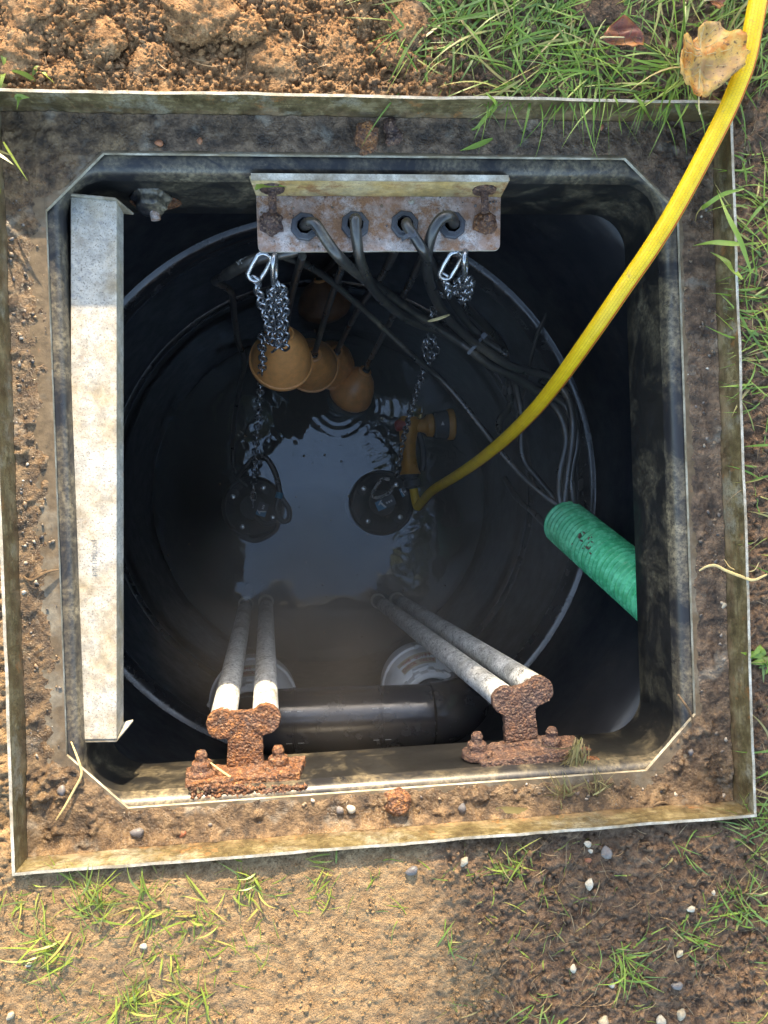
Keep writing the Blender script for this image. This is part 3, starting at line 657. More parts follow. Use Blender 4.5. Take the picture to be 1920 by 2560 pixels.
G3 = gl_in(2) + [(1018, 565, -.086), (1040, 598, -.087), (1064, 636, -.102), (1088, 676, -.165), (1119, 733, -.26), (1157, 792, -.31), (1200, 840, -.34), (1245, 872, -.355), (1266, 886, -.36)]
G4 = gl_in(3) + [(1122, 541, -.080), (1098, 552, -.078), (1078, 590, -.088), (1067, 650, -.12), (1075, 709, -.18), (1094, 756, -.23), (1122, 798, -.275), (1167, 840, -.315), (1208, 872, -.338), (1263, 908, -.36), (1312, 926, -.375), (1370, 940, -.39), (1416, 985, -.40), (1432, 1050, -.42), (1430, 1110, -.43), (1418, 1200, -.45)] + to_duct(2)
cable('power_cable', 'thick muddy cable from the leftmost gland of the rusted bracket', G1, .0070)
cable('power_cable', 'thick muddy cable from the second gland from the left', G2, .0070)
cable('power_cable', 'thick cable from the third gland with a cable tie at the gland', G3, .0066)
cable('power_cable', 'thick cable curving in a tight loop out of the rightmost gland', G4, .0070)
cable('power_cable', 'long thin cable running diagonally from under the bracket to the green duct', [(690, 600, -.118), (712, 640, -.14), (757, 657, -.18), (810, 689, -.235), (868, 737, -.285), (926, 790, -.33), (984, 844, -.37), (1041, 897, -.405), (1097, 943, -.435), (1149, 999, -.45), (1223, 1093, -.46), (1288, 1172, -.465), (1357, 1236, -.468)] + to_duct(3.6), .0050)
o = cable('power_cable', 'dark cable with VDE print left of the chain hook, dropping to the left pump', [(760, 622, -.13), (700, 635, -.135), (650, 645, -.14), (600, 668, -.16), (560, 690, -.20), (536, 703, -.26), (560, 716, -.32), (580, 735, -.38), (585, 788, -.46), (595, 851, -.55), (611, 905, -.65), (598, 975, -.76), (585, 1060, -.88), (582, 1130, -.98), (592, 1190, -.985), (640, 1235, -1.0)], lambda u: .0075 if u < .26 else .0052)
p = at(606, 656, -.150); text_mesh('VDE', .0085, p + UP * .0042, at(650, 640, -.15) - at(606, 661, -.15), Vector((-.3, 1, .0)), .0002).build('print', 'grey_print', o, False)
cable('power_cable', 'cut cable stub hanging behind the tied bundle', [(1150, 752, -.30), (1180, 782, -.34), (1208, 808, -.37), (1240, 842, -.40), (1262, 880, -.43), (1270, 945, -.47), (1276, 985, -.49), (1272, 1020, -.51), (1250, 1050, -.54), (1248, 1078, -.56)], .0068)
cable('power_cable', 'slim cable dropping beside the yellow hose into the green duct', [(1284, 935, -.42), (1290, 970, -.44), (1303, 1035, -.46), (1303, 1115, -.47), (1313, 1156, -.475), (1342, 1194, -.48), (1384, 1248, -.48)] + to_duct(4.4), .0056)
cable('power_cable', 'dark sunken cable reaching the lower lip of the green duct', [(1262, 1196, -.99), (1290, 1243, -.93), (1331, 1279, -.78), (1376, 1322, -.60)] + to_duct(5.4), .0062)
cable('power_cable', 'thin black wire hanging in front of the right tank wall', [(1386, 660, -.42), (1384, 720, -.46), (1367, 779, -.50), (1342, 840, -.53), (1326, 903, -.56), (1312, 967, -.60), (1296, 1040, -.66), (1292, 1100, -.74)], .0036)
cable('power_cable', 'slender cable on the right curving down behind the bundle to the duct', [(1350, 950, -.42), (1424, 1000, -.44), (1446, 1060, -.45), (1438, 1110, -.455), (1426, 1180, -.46), (1419, 1260, -.465)] + to_duct(1.5), .0050)
def tie(px, py, z, ang, ln, label):
    c = at(px, py, z); d_ = Vector((math.cos(ang), math.sin(ang), .12)).normalized(); s_ = d_.cross(UP).normalized()
    r_ = thing('cable_tie', label, 'cable tie', c); m_ = MB()
    P = [c + d_ * (ln * (k_ / 6 - .5)) + UP * (.006 * math.sin(math.pi * k_ / 6) - .003) for k_ in range(7)]
    v = []; f = []
    for i, p in enumerate(P): v += [p - s_ * .0024, p + s_ * .0024, p + s_ * .0024 + UP * .0012, p - s_ * .0024 + UP * .0012]
    for i in range(6):
        for k_ in range(4): f.append((i * 4 + k_, i * 4 + (k_ + 1) % 4, i * 4 + 4 + (k_ + 1) % 4, i * 4 + 4 + k_))
    m_.add(v, f + [(3, 2, 1, 0), (24, 25, 26, 27)]); m_.build('strap', 'gland_plastic', r_)
    h = P[-1]; m_ = MB(); x, y, z_ = d_, s_, UP
    vs_ = [h + x * a_ * .0045 + y * b_ * .0040 + z_ * c_ for c_ in (-.001, .005) for a_, b_ in ((-1, -1), (1, -1), (1, 1), (-1, 1))]
    m_.add(vs_, [(0, 3, 2, 1), (4, 5, 6, 7), (0, 1, 5, 4), (1, 2, 6, 5), (2, 3, 7, 6), (3, 0, 4, 7)]); bev(m_.build('lock_head', 'gland_plastic', r_, False), .0008)
tie(1190, 862, -.328, R_(47), .036, 'black cable tie binding the bundle of cables')
tie(1018, 592, -.082, R_(20), .014, 'small black cable tie at the third gland')

# ---- chains
def link_mesh(L, W_, r, seg=14, sd=6):
    P = []; h = (L - W_) / 2
    for k_ in range(seg):
        t = 2 * math.pi * k_ / seg; P.append(Vector(((W_ / 2 - r) * math.cos(t), (W_ / 2 - r) * math.sin(t) + (h if math.sin(t) > 1e-6 else -h if math.sin(t) < -1e-6 else 0), 0)))
    v = []; f = []
    for i in range(seg):
        tn = (P[(i + 1) % seg] - P[i - 1]).normalized(); nn = Vector((tn.y, -tn.x, 0))
        for k_ in range(sd):
            a_ = 2 * math.pi * k_ / sd; v.append(P[i] + nn * r * math.cos(a_) + UP * r * math.sin(a_))
    for i in range(seg):
        for k_ in range(sd): f.append((i * sd + k_, i * sd + (k_ + 1) % sd, ((i + 1) % seg) * sd + (k_ + 1) % sd, ((i + 1) % seg) * sd + k_))
    m_ = MB(); m_.add(v, f); return m_
def lm(name, *a):
    m_ = link_mesh(*a); me = bpy.data.meshes.new(name); me.from_pydata([tuple(v) for v in m_.v], [], m_.f); me.materials.append(MAT['chain_steel'])
    me.polygons.foreach_set('use_smooth', [True] * len(me.polygons)); return me
LINK = lm('link', .0255, .0165, .0020); HOOK = lm('snap_link', .046, .024, .0030, 18, 8)
def put_link(root, p, d, roll, me=LINK, name='link'):
    o = bpy.data.objects.new(name, me); COL.objects.link(o); o.parent = root
    x, y, a_ = frame_of(d); c, s_ = math.cos(roll), math.sin(roll); X_ = x * c + y * s_; Z_ = X_.cross(a_)
    M_ = Matrix((X_, a_, Z_)).transposed().to_4x4(); M_.translation = Vector(p) - root.location; o.matrix_local = M_; return o
def run_chain(root, P, pitch=.0195, roll0=.4):
    Q_ = crom(P, 14); L = [0]
    for i in range(1, len(Q_)): L.append(L[-1] + (Q_[i] - Q_[i - 1]).length)
    s_ = 0; i = 0; k_ = 0
    while s_ < L[-1]:
        while i < len(L) - 2 and L[i + 1] < s_: i += 1
        u = (s_ - L[i]) / max(1e-9, L[i + 1] - L[i]); put_link(root, Q_[i].lerp(Q_[i + 1], u), Q_[i + 1] - Q_[i], roll0 + (k_ % 2) * math.pi / 2 + random.uniform(-.25, .25)); s_ += pitch; k_ += 1
def jit(p, a): return p + Vector((random.uniform(-a, a), random.uniform(-a, a), random.uniform(-a, a)))
c0 = at(668, 664, -.118)
chl = thing('lifting_chain', 'bright steel lifting chain bunched up under the left end of the bracket', 'chain', c0)
put_link(chl, at(648, 668, -.122), at(668, 636, -.110) - at(632, 700, -.135), .5, HOOK, 'snap_link'); put_link(chl, at(686, 672, -.118), at(686, 640, -.100) - at(688, 712, -.14), 1.4, HOOK, 'snap_link')
top, bot = at(642, 712, -.14), at(668, 868, -.36)
run_chain(chl, [at(640, 702, -.138), at(650, 745, -.19), at(665, 800, -.26), at(676, 835, -.31), at(690, 872, -.345), at(700, 840, -.31), at(702, 790, -.25), at(700, 745, -.19), at(690, 708, -.145)])
run_chain(chl, [at(690, 712, -.15), at(674, 740, -.19), at(682, 790, -.26), at(696, 850, -.335), at(712, 866, -.35), at(712, 800, -.27), at(712, 748, -.20), at(704, 718, -.16)], roll0=1.1)
run_chain(chl, [at(694, 735, -.19), at(688, 790, -.27), at(676, 850, -.34), at(662, 848, -.345), at(656, 838, -.36), at(655, 866, -.40), at(657, 900, -.45), at(652, 960, -.56), at(647, 1030, -.68), at(640, 1110, -.82), at(635, 1190, -.94), at(633, 1262, -.975)], roll0=.2)
chr_ = thing('lifting_chain', 'steel lifting chain under the right end of the bracket passing behind the cables', 'chain', at(1150, 655, -.118))
put_link(chr_, at(1126, 664, -.122), at(1142, 636, -.110) - at(1110, 694, -.135), .5, HOOK, 'snap_link'); put_link(chr_, at(1163, 660, -.118), at(1163, 634, -.100) - at(1165, 690, -.14), 1.4, HOOK, 'snap_link')
run_chain(chr_, [at(1112, 690, -.14), at(1118, 720, -.20), at(1128, 735, -.24), at(1146, 700, -.20), at(1160, 690, -.16), at(1165, 720, -.21), at(1150, 755, -.29), at(1140, 738, -.28), at(1150, 706, -.2)])
run_chain(chr_, [at(1165, 695, -.15), at(1178, 712, -.2), at(1166, 745, -.27), at(1146, 765, -.32), at(1134, 740, -.30)], roll0=1.0)
run_chain(chr_, [at(1120, 715, -.22), at(1100, 745, -.32), at(1080, 785, -.39), at(1076, 830, -.44), at(1090, 865, -.47), at(1084, 895, -.50), at(1066, 890, -.50), at(1062, 850, -.46), at(1074, 862, -.47), at(1072, 900, -.52), at(1060, 925, -.56), at(1046, 965, -.62), at(1032, 1010, -.70), at(1018, 1060, -.79), at(1006, 1110, -.88), at(998, 1160, -.94), at(990, 1200, -.975)], roll0=.7)

# ---- float switches
def float_sw(label, rim, col, z0, zc_, d, path, pear=False, fm='float_orange'):
    "rim = pixel of the widest ring, col = pixel of the cable collar"
    a_ = at(*rim, z0); b_ = at(*col, zc_); ax_ = (b_ - a_); h = ax_.length; r = d / 2
    root = thing('float_switch', label, 'float switch', a_, 'orange level floats hanging over the water')
    if pear: prof = [(.002, -.030), (r * .55, -.026), (r * .85, -.014), (r, .0), (r * .99, h * .15), (r * .86, h * .45), (r * .62, h * .75), (r * .34, h * .93), (.010, h)]
    else: prof = [(.002, -.045), (r * .55, -.040), (r * .86, -.022), (r * .95, -.006), (r, -.004), (r * 1.012, .0), (r, .004), (r * .955, .005), (r * .93, .012), (r * .80, h * .45), (r * .55, h * .72), (r * .30, h * .92), (.012, h)]
    m_ = MB(); m_.lathe(a_, ax_, prof, 48); m_.build('body', fm, root, True, None, 55)
    m_ = MB(); m_.lathe(b_ - ax_.normalized() * .003, ax_, [(.0145, -.002), (.0150, .002), (.0145, .006), (.0115, .007), (.0105, .0)], 24); m_.build('collar', 'float_orange', root)
    m_ = MB(); P = [b_ - ax_.normalized() * .006, b_ + ax_.normalized() * .012] + [at(*p) for p in path]; m_.tube(P, lambda u: .0085 if u < .12 else .0054, 10, 7); m_.build('float_cable', 'cable_rubber', root)
float_sw('large round orange float switch hanging behind the left chain', (703, 903), (713, 834), -.54, -.44, .112, [(722, 770, -.36), (738, 700, -.25), (756, 640, -.125)])
float_sw('second round orange float switch, partly behind the largest one', (778, 914), (785, 886), -.76, -.66, .112, [(791, 868, -.60), (815, 786, -.44), (839, 713, -.28), (868, 632, -.125)])
float_sw('third orange float switch half hidden between the other floats', (826, 914), (842, 880), -.95, -.85, .112, [(849, 864, -.78), (897, 771, -.5), (955, 689, -.28), (990, 622, -.125)])
float_sw('pear shaped orange float switch lying tilted on the water', (874, 986), (913, 928), -.985, -.93, .108, [(921, 908, -.86), (950, 853, -.68), (984, 786, -.5), (1022, 713, -.3), (1066, 622, -.125)], True)
float_sw('dim float switch in the shadow below the bracket, furthest back', (812, 768), (800, 700), -.96, -.92, .125, [(830, 660, -.7), (850, 620, -.4), (860, 600, -.13)], True, 'float_shaded')

# ---- guide rails and their corroded top brackets
zr = -.128
def rail(label, cap, wat, grp):
    a_ = at(*cap, zr); b_ = at(*wat, -1.0); d_ = (b_ - a_); e_ = b_ + d_ * .45
    root = thing('guide_rail', label, 'guide rail', e_, 'galvanised guide rails')
    m_ = MB(); m_.cyl(a_, b_ + d_ * .02, .0168, 24); m_.build('tube', 'galv_rail', root)
    m_ = MB(); m_.cyl(b_ + d_ * .0202, e_, .0150, 20); m_.build('lower_tube', 'pipe_plastic', root)
    m_ = MB(); c_ = b_ + d_ * .10; m_.lathe(c_, d_, [(.0155, 0), (.019, .001), (.0195, .012), (.0155, .013)], 24); m_.build('coupling_ring', 'valve_grey', root)
rail('left tube of the sunlit pair of galvanised guide rails', (556, 1806), (612, 1525), 0); rail('right tube of the sunlit pair of galvanised guide rails', (664, 1796), (665, 1520), 0)
rail('front tube of the shaded guide rail pair slanting left', (1265, 1748), (962, 1515), 0); rail('rear tube of the shaded guide rail pair slanting left', (1344, 1722), (1010, 1510), 0)
def rail_bracket(label, la, lb, stem, fl, mt, bolts):
    "lobes la, lb (pixels); stem quad pixels; flange quad pixels"
    a_, b_ = at(*la, zr), at(*lb, zr); root = thing('rail_bracket', label, 'bracket', (a_ + b_) / 2); dx = (b_ - a_).normalized(); dy = Vector((-dx.y, dx.x, 0)); r = .0185
    m_ = MB()
    for c_ in (a_, b_): m_.lathe(c_ + UP * .002, UP, [(r, -.008), (r, .005)], 24)
    S_ = [at(*p, zr) for p in stem]
    poly = [(a_ + dy * r * .75), (a_ - dy * r * .8), S_[0], S_[3], S_[2], S_[1], (b_ - dy * r * .8), (b_ + dy * r * .75), ((a_ + b_) / 2 + dy * r * .70)]
    m_.prism([(p.x, p.y) for p in poly], zr - .006, zr + .006); o = m_.build('rail_plate', mt, root, False); crust(o, .0014, .0024, .009, .0016, .0035)
    f0, f1 = at(*fl[0], zr), at(*fl[1], zr); y_ = min(f0.y, f1.y); m_ = MB()
    fa, fb = at(*fl[0], zr), at(*fl[1], zr); nb = Vector((0, -.013, 0))
    v = [fa + UP * -.012, fb + UP * -.012, fb + UP * .050 + Vector((-.008, 0, 0)), fa + UP * .050 + Vector((.008, 0, 0))]
    m_.add(v + [p + nb for p in v], [(0, 1, 2, 3), (7, 6, 5, 4), (0, 4, 5, 1), (1, 5, 6, 2), (2, 6, 7, 3), (3, 7, 4, 0)])
    m_.prism([(p.x, p.y) for p in (S_[3] + Vector((-.014, 0, 0)), fa.lerp(fb, .12), fa.lerp(fb, .88), S_[2] + Vector((.014, 0, 0)))], zr - .006, zr + .014)
    o = m_.build('wall_flange', mt, root, False); crust(o, .0015, .0032, .009, .0022, .0035)
    m_ = MB(); q_ = [v[0] + Vector((-.016, -.0120, -.016)), v[1] + Vector((.016, -.0120, -.016)), v[2] + Vector((.018, -.0120, .004)), v[3] + Vector((-.018, -.0120, .004))]
    m_.add(q_ + [p + Vector((0, -.006, 0)) for p in q_], [(0, 1, 2, 3), (7, 6, 5, 4), (0, 4, 5, 1), (1, 5, 6, 2), (2, 6, 7, 3), (3, 7, 4, 0)]); o = m_.build('rust_stain_crust', 'rust_orange', root, False); crust(o, .0022, .008, .02, .002, .005)
    for px, py in bolts:
        p = at(px, py, zr + .022); m_ = MB(); p.y = y_ + .002
        m_.lathe(p, (0, 1, .12), [(.020, -.004), (.019, .004), (.0125, .005), (.0120, .014), (.0075, .0155), (.0070, .020), (.0078, .022), (.0066, .025), (.005, .028)], 14); o = m_.build('bolt', mt, root); crust(o, .0012, .0014, .006, .0008, .003)
    return root, (a_ + b_) / 2
r1, _ = rail_bracket('orange rusted bracket holding the sunlit pair of guide rails', (555, 1808), (664, 1796), [(570, 1846), (657, 1838), (660, 1912), (568, 1920)], [(462, 1925), (765, 1896)], 'rust_orange', [(505, 1925), (696, 1900)])
r2, _ = rail_bracket('dark brown rusted bracket holding the shaded pair of guide rails', (1264, 1750), (1345, 1724), [(1258, 1786), (1336, 1772), (1342, 1842), (1262, 1856)], [(1166, 1876), (1442, 1843)], 'rust_brown', [(1192, 1872), (1378, 1836)])
# orange rust bleeding and flakes on the wall top below the sunlit bracket
pts = [at(470 + 300 * random.random(), 1965 + 35 * random.random(), -.062) for _ in range(240)]
C = np.array([tuple(p) for p in pts]); o = rocks('rust_flakes', C, rng.uniform(.0012, .0042, len(C)), 'rust_orange', None, .7); o.parent = r1; o.location = -r1.location; o['kind'] = 'stuff'

# ---- discharge pipework
zp = -.5; pa, pb = at(672, 1803, zp), at(1075, 1788, zp); pr_ = .054
mp_ = thing('discharge_pipe', 'thick glossy black discharge pipe along the near wall between the rail brackets', 'pipe', (pa + pb) / 2)
va, vb = at(634, 1752, -.70), at(1062, 1720, -.66)
el = [pa.lerp(pb, .0), pa.lerp(pb, .5), pb]
mb = MB(); mb.tube([pa + (pa - pb).normalized() * .012, pa, pa.lerp(pb, .5), pb], pr_, 32, 6); mb.build('straight_run', 'pipe_plastic', mp_)
ex = (pb - pa).normalized()
mb = MB(); ctr = pb + Vector((0, .002, -.062)); P = [ctr + UP * .062 * math.cos(t_) + ex * .062 * math.sin(t_) for t_ in [k_ * math.pi / 2 / 10 for k_ in range(11)]]; mb.tube(P + [P[-1] - UP * .05], pr_ + .001, 32, 1, False); mb.build('elbow', 'pipe_plastic', mp_)
for f_ in (.16, .68):
    c_ = pa.lerp(pb, f_); m_ = MB(); m_.lathe(c_, ex, [(pr_ - .002, -.004), (pr_ + .0016, -.003), (pr_ + .0016, -.0006), (pr_ - .001, 0), (pr_ + .0016, .0006), (pr_ + .0016, .003), (pr_ - .002, .004)], 36); m_.build('weld_bead', 'pipe_plastic', mp_)
    for s_ in (-1, 1):
        for ph in (60, 118):
            q_ = c_ + ex * s_ * .010 + Vector((0, math.cos(R_(ph)), math.sin(R_(ph)))) * (pr_ + .0003); m_ = MB(); t_ = Vector((0, -math.sin(R_(ph)), math.cos(R_(ph)))) * .0006
            slab(m_, [q_ - ex * .005 - t_, q_ + ex * .005 - t_, q_ + ex * .005 + t_, q_ - ex * .005 + t_], .0004); m_.build('mark', 'white_paint', mp_, False)
def valve(label, c_, tl):
    root = thing('check_valve', label, 'valve', c_, 'grey check valves'); r = .082; sd = Vector((0, 0, 1))
    m_ = MB(); m_.lathe(c_, UP, [(r * .55, -.11), (r * .9, -.09), (r, -.06), (r, -.012), (r * 1.05, -.010), (r * 1.05, .006), (r, .008), (r * .985, .03), (r * .90, .055), (r * .74, .073), (r * .62, .078)], 56); m_.build('body', 'valve_grey', root)
    m_ = MB()
    for k_ in range(12):
        a2 = 2 * math.pi * k_ / 12; d_ = Vector((math.cos(a2), math.sin(a2), 0)); s_ = Vector((-d_.y, d_.x, 0)); b2 = c_ + d_ * .052 + UP * .078
        vs_ = [b2 + d_ * x_ + s_ * y_ + UP * z_ for z_ in (0, .028) for x_, y_ in ((-.003, -.008), (.006, -.006), (.006, .006), (-.003, .008))]
        m_.add(vs_, [(0, 3, 2, 1), (4, 5, 6, 7), (0, 1, 5, 4), (1, 2, 6, 5), (2, 3, 7, 6), (3, 0, 4, 7)])
    m_.lathe(c_ + UP * .078, UP, [(.0545, 0), (.0545, .030), (.048, .032), (.044, .032), (.044, .020)], 40); bev(m_.build('union_nut', 'valve_grey', root), .001)
    m_ = MB(); m_.cyl(c_ + UP * .08, c_ + UP * .135, .0405, 32); m_.build('inlet_tube', 'pipe_plastic', root)
    m_ = MB()
    for a2 in (100, 180): d_ = Vector((math.cos(R_(a2)), math.sin(R_(a2)), 0)); m_.cyl(c_ + d_ * r * 1.03 + UP * -.014, c_ + d_ * r * 1.03 + UP * .012, .005, 8)
    m_.build('flange_bolts', 'white_paint', root)
    # label on the sloping dome, facing up and north, upside down to the photographer
    d_ = Vector((math.cos(R_(tl)), math.sin(R_(tl)), 0)); s_ = Vector((-d_.y, d_.x, 0)); n_ = (d_ * .78 + UP * .62).normalized(); up_ = n_.cross(s_) ; cc = c_ + d_ * (r * .90) + UP * .0565
    m_ = MB(); N_ = 8; v = []; f = []
    for i in range(N_ + 1):
        u = (i / N_ - .5) * 1.02; dd = Vector((math.cos(R_(tl) + u), math.sin(R_(tl) + u), 0))
        v += [c_ + dd * (r * .952 + .0012) + UP * .043, c_ + dd * (r * .77 + .0012) + UP * .0722]
    for i in range(N_): f.append((2 * i, 2 * i + 2, 2 * i + 3, 2 * i + 1))
    m_.add(v, f); lb_ = m_.build('label', 'label_cream', root, True)
    for txt, rr_, zz_, nc in (('THE QUIET', .90, .0545, 9), ('CHECK VALVE', .82, .0665, 11)):
        m_ = MB()
        for i, chx in enumerate(txt):
            if chx == ' ': continue
            u = ((nc - 1) / 2 - i) * -.088; an = R_(tl) - u; dd = Vector((math.cos(an), math.sin(an), 0)); ss = Vector((-dd.y, dd.x, 0)); nn = (dd * .80 + UP * .60).normalized(); yy = nn.cross(ss)
            t_ = text_mesh(chx, .0098, c_ + dd * (r * rr_ + .0018) + UP * zz_, -ss, -yy if (-ss).cross(-yy).dot(nn) > 0 else yy, .0002); m_.add(t_.v, t_.f)
        m_.build('print', 'red_print', lb_, False)
    m_ = MB(); b2 = c_ + d_ * r * .62 + UP * .079; vs_ = [b2 + s_ * x_ + d_ * y_ + UP * z_ for z_ in (-.01, .006) for x_, y_ in ((-.016, -.004), (.016, -.004), (.016, .010), (-.016, .010))]
    m_.add(vs_, [(0, 3, 2, 1), (4, 5, 6, 7), (0, 1, 5, 4), (1, 2, 6, 5), (2, 3, 7, 6), (3, 0, 4, 7)]); bev(m_.build('lug', 'valve_grey', root, False), .002)
valve('grey check valve with a cream label beside the shaded guide rails', vb, 108); valve('grey check valve mostly hidden behind the sunlit guide rails', va, 80)

# ---- pumps under the water
def pump(label, c_, r, sr, labels):
    root = thing('submersible_pump', label, 'pump', c_ - UP * .3, 'submersible pumps in the water')
    m_ = MB(); m_.lathe(c_, UP, [(r * .8, -.3), (r * .95, -.27), (r * .95, -.08), (r, -.05), (r * 1.0, -.018), (r * .97, -.009), (r * .92, -.004), (r * .90, -.002), (r * .86, -.002), (r * .85, -.006), (r * .74, -.006), (r * .60, -.003), (r * .42, .002), (r * .40, .0045), (r * .1, .0045)], 56); m_.build('housing', 'pump_iron', root)
    for k_ in range(4):
        a2 = sr + k_ * math.pi / 2; p = c_ + Vector((math.cos(a2), math.sin(a2), 0)) * r * .70; m_ = MB(); m_.lathe(p, UP, [(.0062, -.004), (.0062, .003), (.0045, .0042)], 14); m_.build('bolt', 'zinc_bright', root)
        m_ = MB(); m_.lathe(p - UP * .006, UP, [(.018, 0), (.017, .003), (.011, .004)], 20); m_.build('boss', 'pump_iron', root)
    for k_ in range(3):
        a2 = sr + .8 + k_ * 2.1; P = [c_ + Vector((math.cos(a2 + t_), math.sin(a2 + t_), 0)) * r * .93 for t_ in (0, .2, .4, .6)]; m_ = MB(); m_.tube(P, .0014, 6, 4); m_.build('rib', 'gun_grey', root)
    for dx, dy, w_, h_, a2, blue in labels:
        p = c_ + Vector((dx, dy, .0052)); x = Vector((math.cos(a2), math.sin(a2), 0)); y = Vector((-x.y, x.x, 0)); m_ = MB()
        slab(m_, [p - x * w_ - y * h_, p + x * w_ - y * h_, p + x * w_ + y * h_, p - x * w_ + y * h_], .001); lb_ = m_.build('nameplate', 'gun_grey', root, False)
        p = p + UP * .0004; m_ = MB(); slab(m_, [p - x * w_ * .97 - y * h_ * .94, p - x * w_ * .1 - y * h_ * .94, p - x * w_ * .35 + y * h_ * .94, p - x * w_ * .97 + y * h_ * .94], .0004); m_.build('blue_field', 'label_blue', lb_, False)
        p = p + UP * .0004; m_ = MB(); slab(m_, [p - x * w_ * .8 + y * h_ * .2, p - x * w_ * .6 + y * h_ * .1, p - x * w_ * .2 + y * h_ * .9, p - x * w_ * .35 + y * h_ * .9], .0003); slab(m_, [p - x * w_ * .5 + y * h_ * .3, p - x * w_ * .35 + y * h_ * .5, p - x * w_ * .05 - y * h_ * .8, p - x * w_ * .25 - y * h_ * .8], .0003)
        for k_ in range(3): q_ = p + x * (w_ * .05 + k_ * w_ * .24); slab(m_, [q_ - y * h_ * .25, q_ + x * w_ * .16 - y * h_ * .25, q_ + x * w_ * .16 + y * h_ * .15, q_ + y * h_ * .15], .0003)
        m_.build('white_mark', 'white_paint', lb_, False)
    return root
cR = at(955, 1257, -.984)
pr = pump('submersible pump with a blue and white nameplate next to the spray gun', cR, .079, R_(140), [(.008, -.001, .024, .012, R_(22), 1), (.052, .024, .008, .011, R_(22), 1)])
mb = MB(); sp = at(950, 1225, -.974); x = Vector((math.cos(R_(25)), math.sin(R_(25)), 0)); y = Vector((-x.y, x.x, 0))
mb.tube([sp + x * .032 + y * .012, sp + x * .014 + y * .020, sp - x * .012 + y * .006, sp - x * .022 - y * .004, sp - x * .012 - y * .014, sp + x * .014 - y * .016, sp + x * .034 - y * .006], .0042, 8, 6); mb.build('lifting_shackle', 'zinc_bright', pr)
cL = at(632, 1268, -.984)
pl = pump('submersible pump under the left chain with its cable looped round it', cL, .074, R_(60), [(.022, -.006, .016, .012, R_(70), 1)])
mb = MB(); mb.tube([at(592, 1192, -.985), at(612, 1170, -.975), at(640, 1142, -.97), at(668, 1148, -.97), at(690, 1190, -.98), at(702, 1240, -.99), at(722, 1272, -.99), at(722, 1298, -.99), at(704, 1302, -.99), at(690, 1270, -.985), at(700, 1238, -.985)], .0062, 10, 7); mb.build('cable_loop', 'cable_rubber', pl)
mb = MB(); mb.tube([at(638, 1290, -.98), at(664, 1310, -.975), at(692, 1306, -.975), at(684, 1330, -.98), at(640, 1352, -.985), at(600, 1340, -.99)], .0055, 10, 7); mb.build('cable_loop', 'cable_rubber', pl)
mb = MB(); p = at(700, 1238, -.984); mb.lathe(p - Vector((.004, .007, 0)), (.3, 1, 0), [(.0085, 0), (.0085, .014)], 12); mb.build('cable_clip', 'label_blue', pl)

# ---- spray gun floating just under the surface
zg = -.982
gun = thing('hose_spray_gun', 'orange and grey garden hose spray gun in the water above the right pump', 'spray gun', at(1030, 1100, zg))
g0, g1, g2 = at(1024, 1186, zg), at(1020, 1110, zg), at(1022, 1060, zg)
mb = MB(); mb.tube([g0, g0.lerp(g1, .35), g1, g2, g2 + (g2 - g1) * .35], lambda u: .0265 - .008 * math.sin(min(1, u * 1.3) * math.pi) - (.006 if u > .9 else 0), 24, 6); o = mb.build('handle', 'gun_orange', gun, True, None, 60)
h0, h1 = at(1016, 1066, zg), at(1062, 1064, zg); hd_ = (h1 - h0).normalized()
mb = MB(); mb.lathe(h0, hd_, [(.012, 0), (.0165, .006), (.0165, .040), (.021, .046), (.027, .050), (.028, .062), (.022, .066)], 28); mb.build('barrel', 'gun_orange', gun)
b0 = h0 + hd_ * .066; mb = MB(); mb.lathe(b0, hd_, [(.024, 0), (.030, .003), (.034, .028), (.033, .032)], 32); dl = mb.build('spray_dial', 'gun_grey', gun)
mb = MB(); mb.lathe(b0 + hd_ * .0325, hd_, [(.036, 0), (.0375, .004), (.037, .014), (.031, .017), (.020, .015)], 32); mb.build('dial_ring', 'gun_orange', gun)
mb = MB(); p = b0 + hd_ * .016 + UP * .0335; mb.add([p + Vector((-.004, -.004, 0)), p + Vector((.004, -.004, .0004)), p + Vector((0, .005, 0)), p + Vector((-.004, -.004, -.003)), p + Vector((.004, -.004, -.003)), p + Vector((0, .005, -.003))], [(0, 1, 2), (5, 4, 3), (0, 3, 4, 1), (1, 4, 5, 2), (2, 5, 3, 0)]); mb.build('arrow_mark', 'white_paint', dl, False)
mb = MB(); p = at(1000, 1066, zg); mb.lathe(p + Vector((-.014, 0, .008)), (1, .1, .1), [(.008, 0), (.013, .004), (.014, .036), (.010, .046)], 20); mb.build('red_button', 'gun_red', gun)
mb = MB(); mb.tube([at(1046, 1074, zg), at(1056, 1110, zg), at(1060, 1150, zg), at(1056, 1176, zg)], .006, 10, 5); mb.build('trigger', 'gun_grey', gun)
k0, k1 = at(1024, 1180, zg), at(1032, 1222, zg); mb = MB(); d_ = (k1 - k0); mb.lathe(k0, d_, [(.021, -.004), (.021, .010), (.0175, .012), (.0175, .018), (.0205, .020), (.0205, .034), (.013, .036), (.013, d_.length)], 24); mb.build('connector', 'gun_grey', gun)

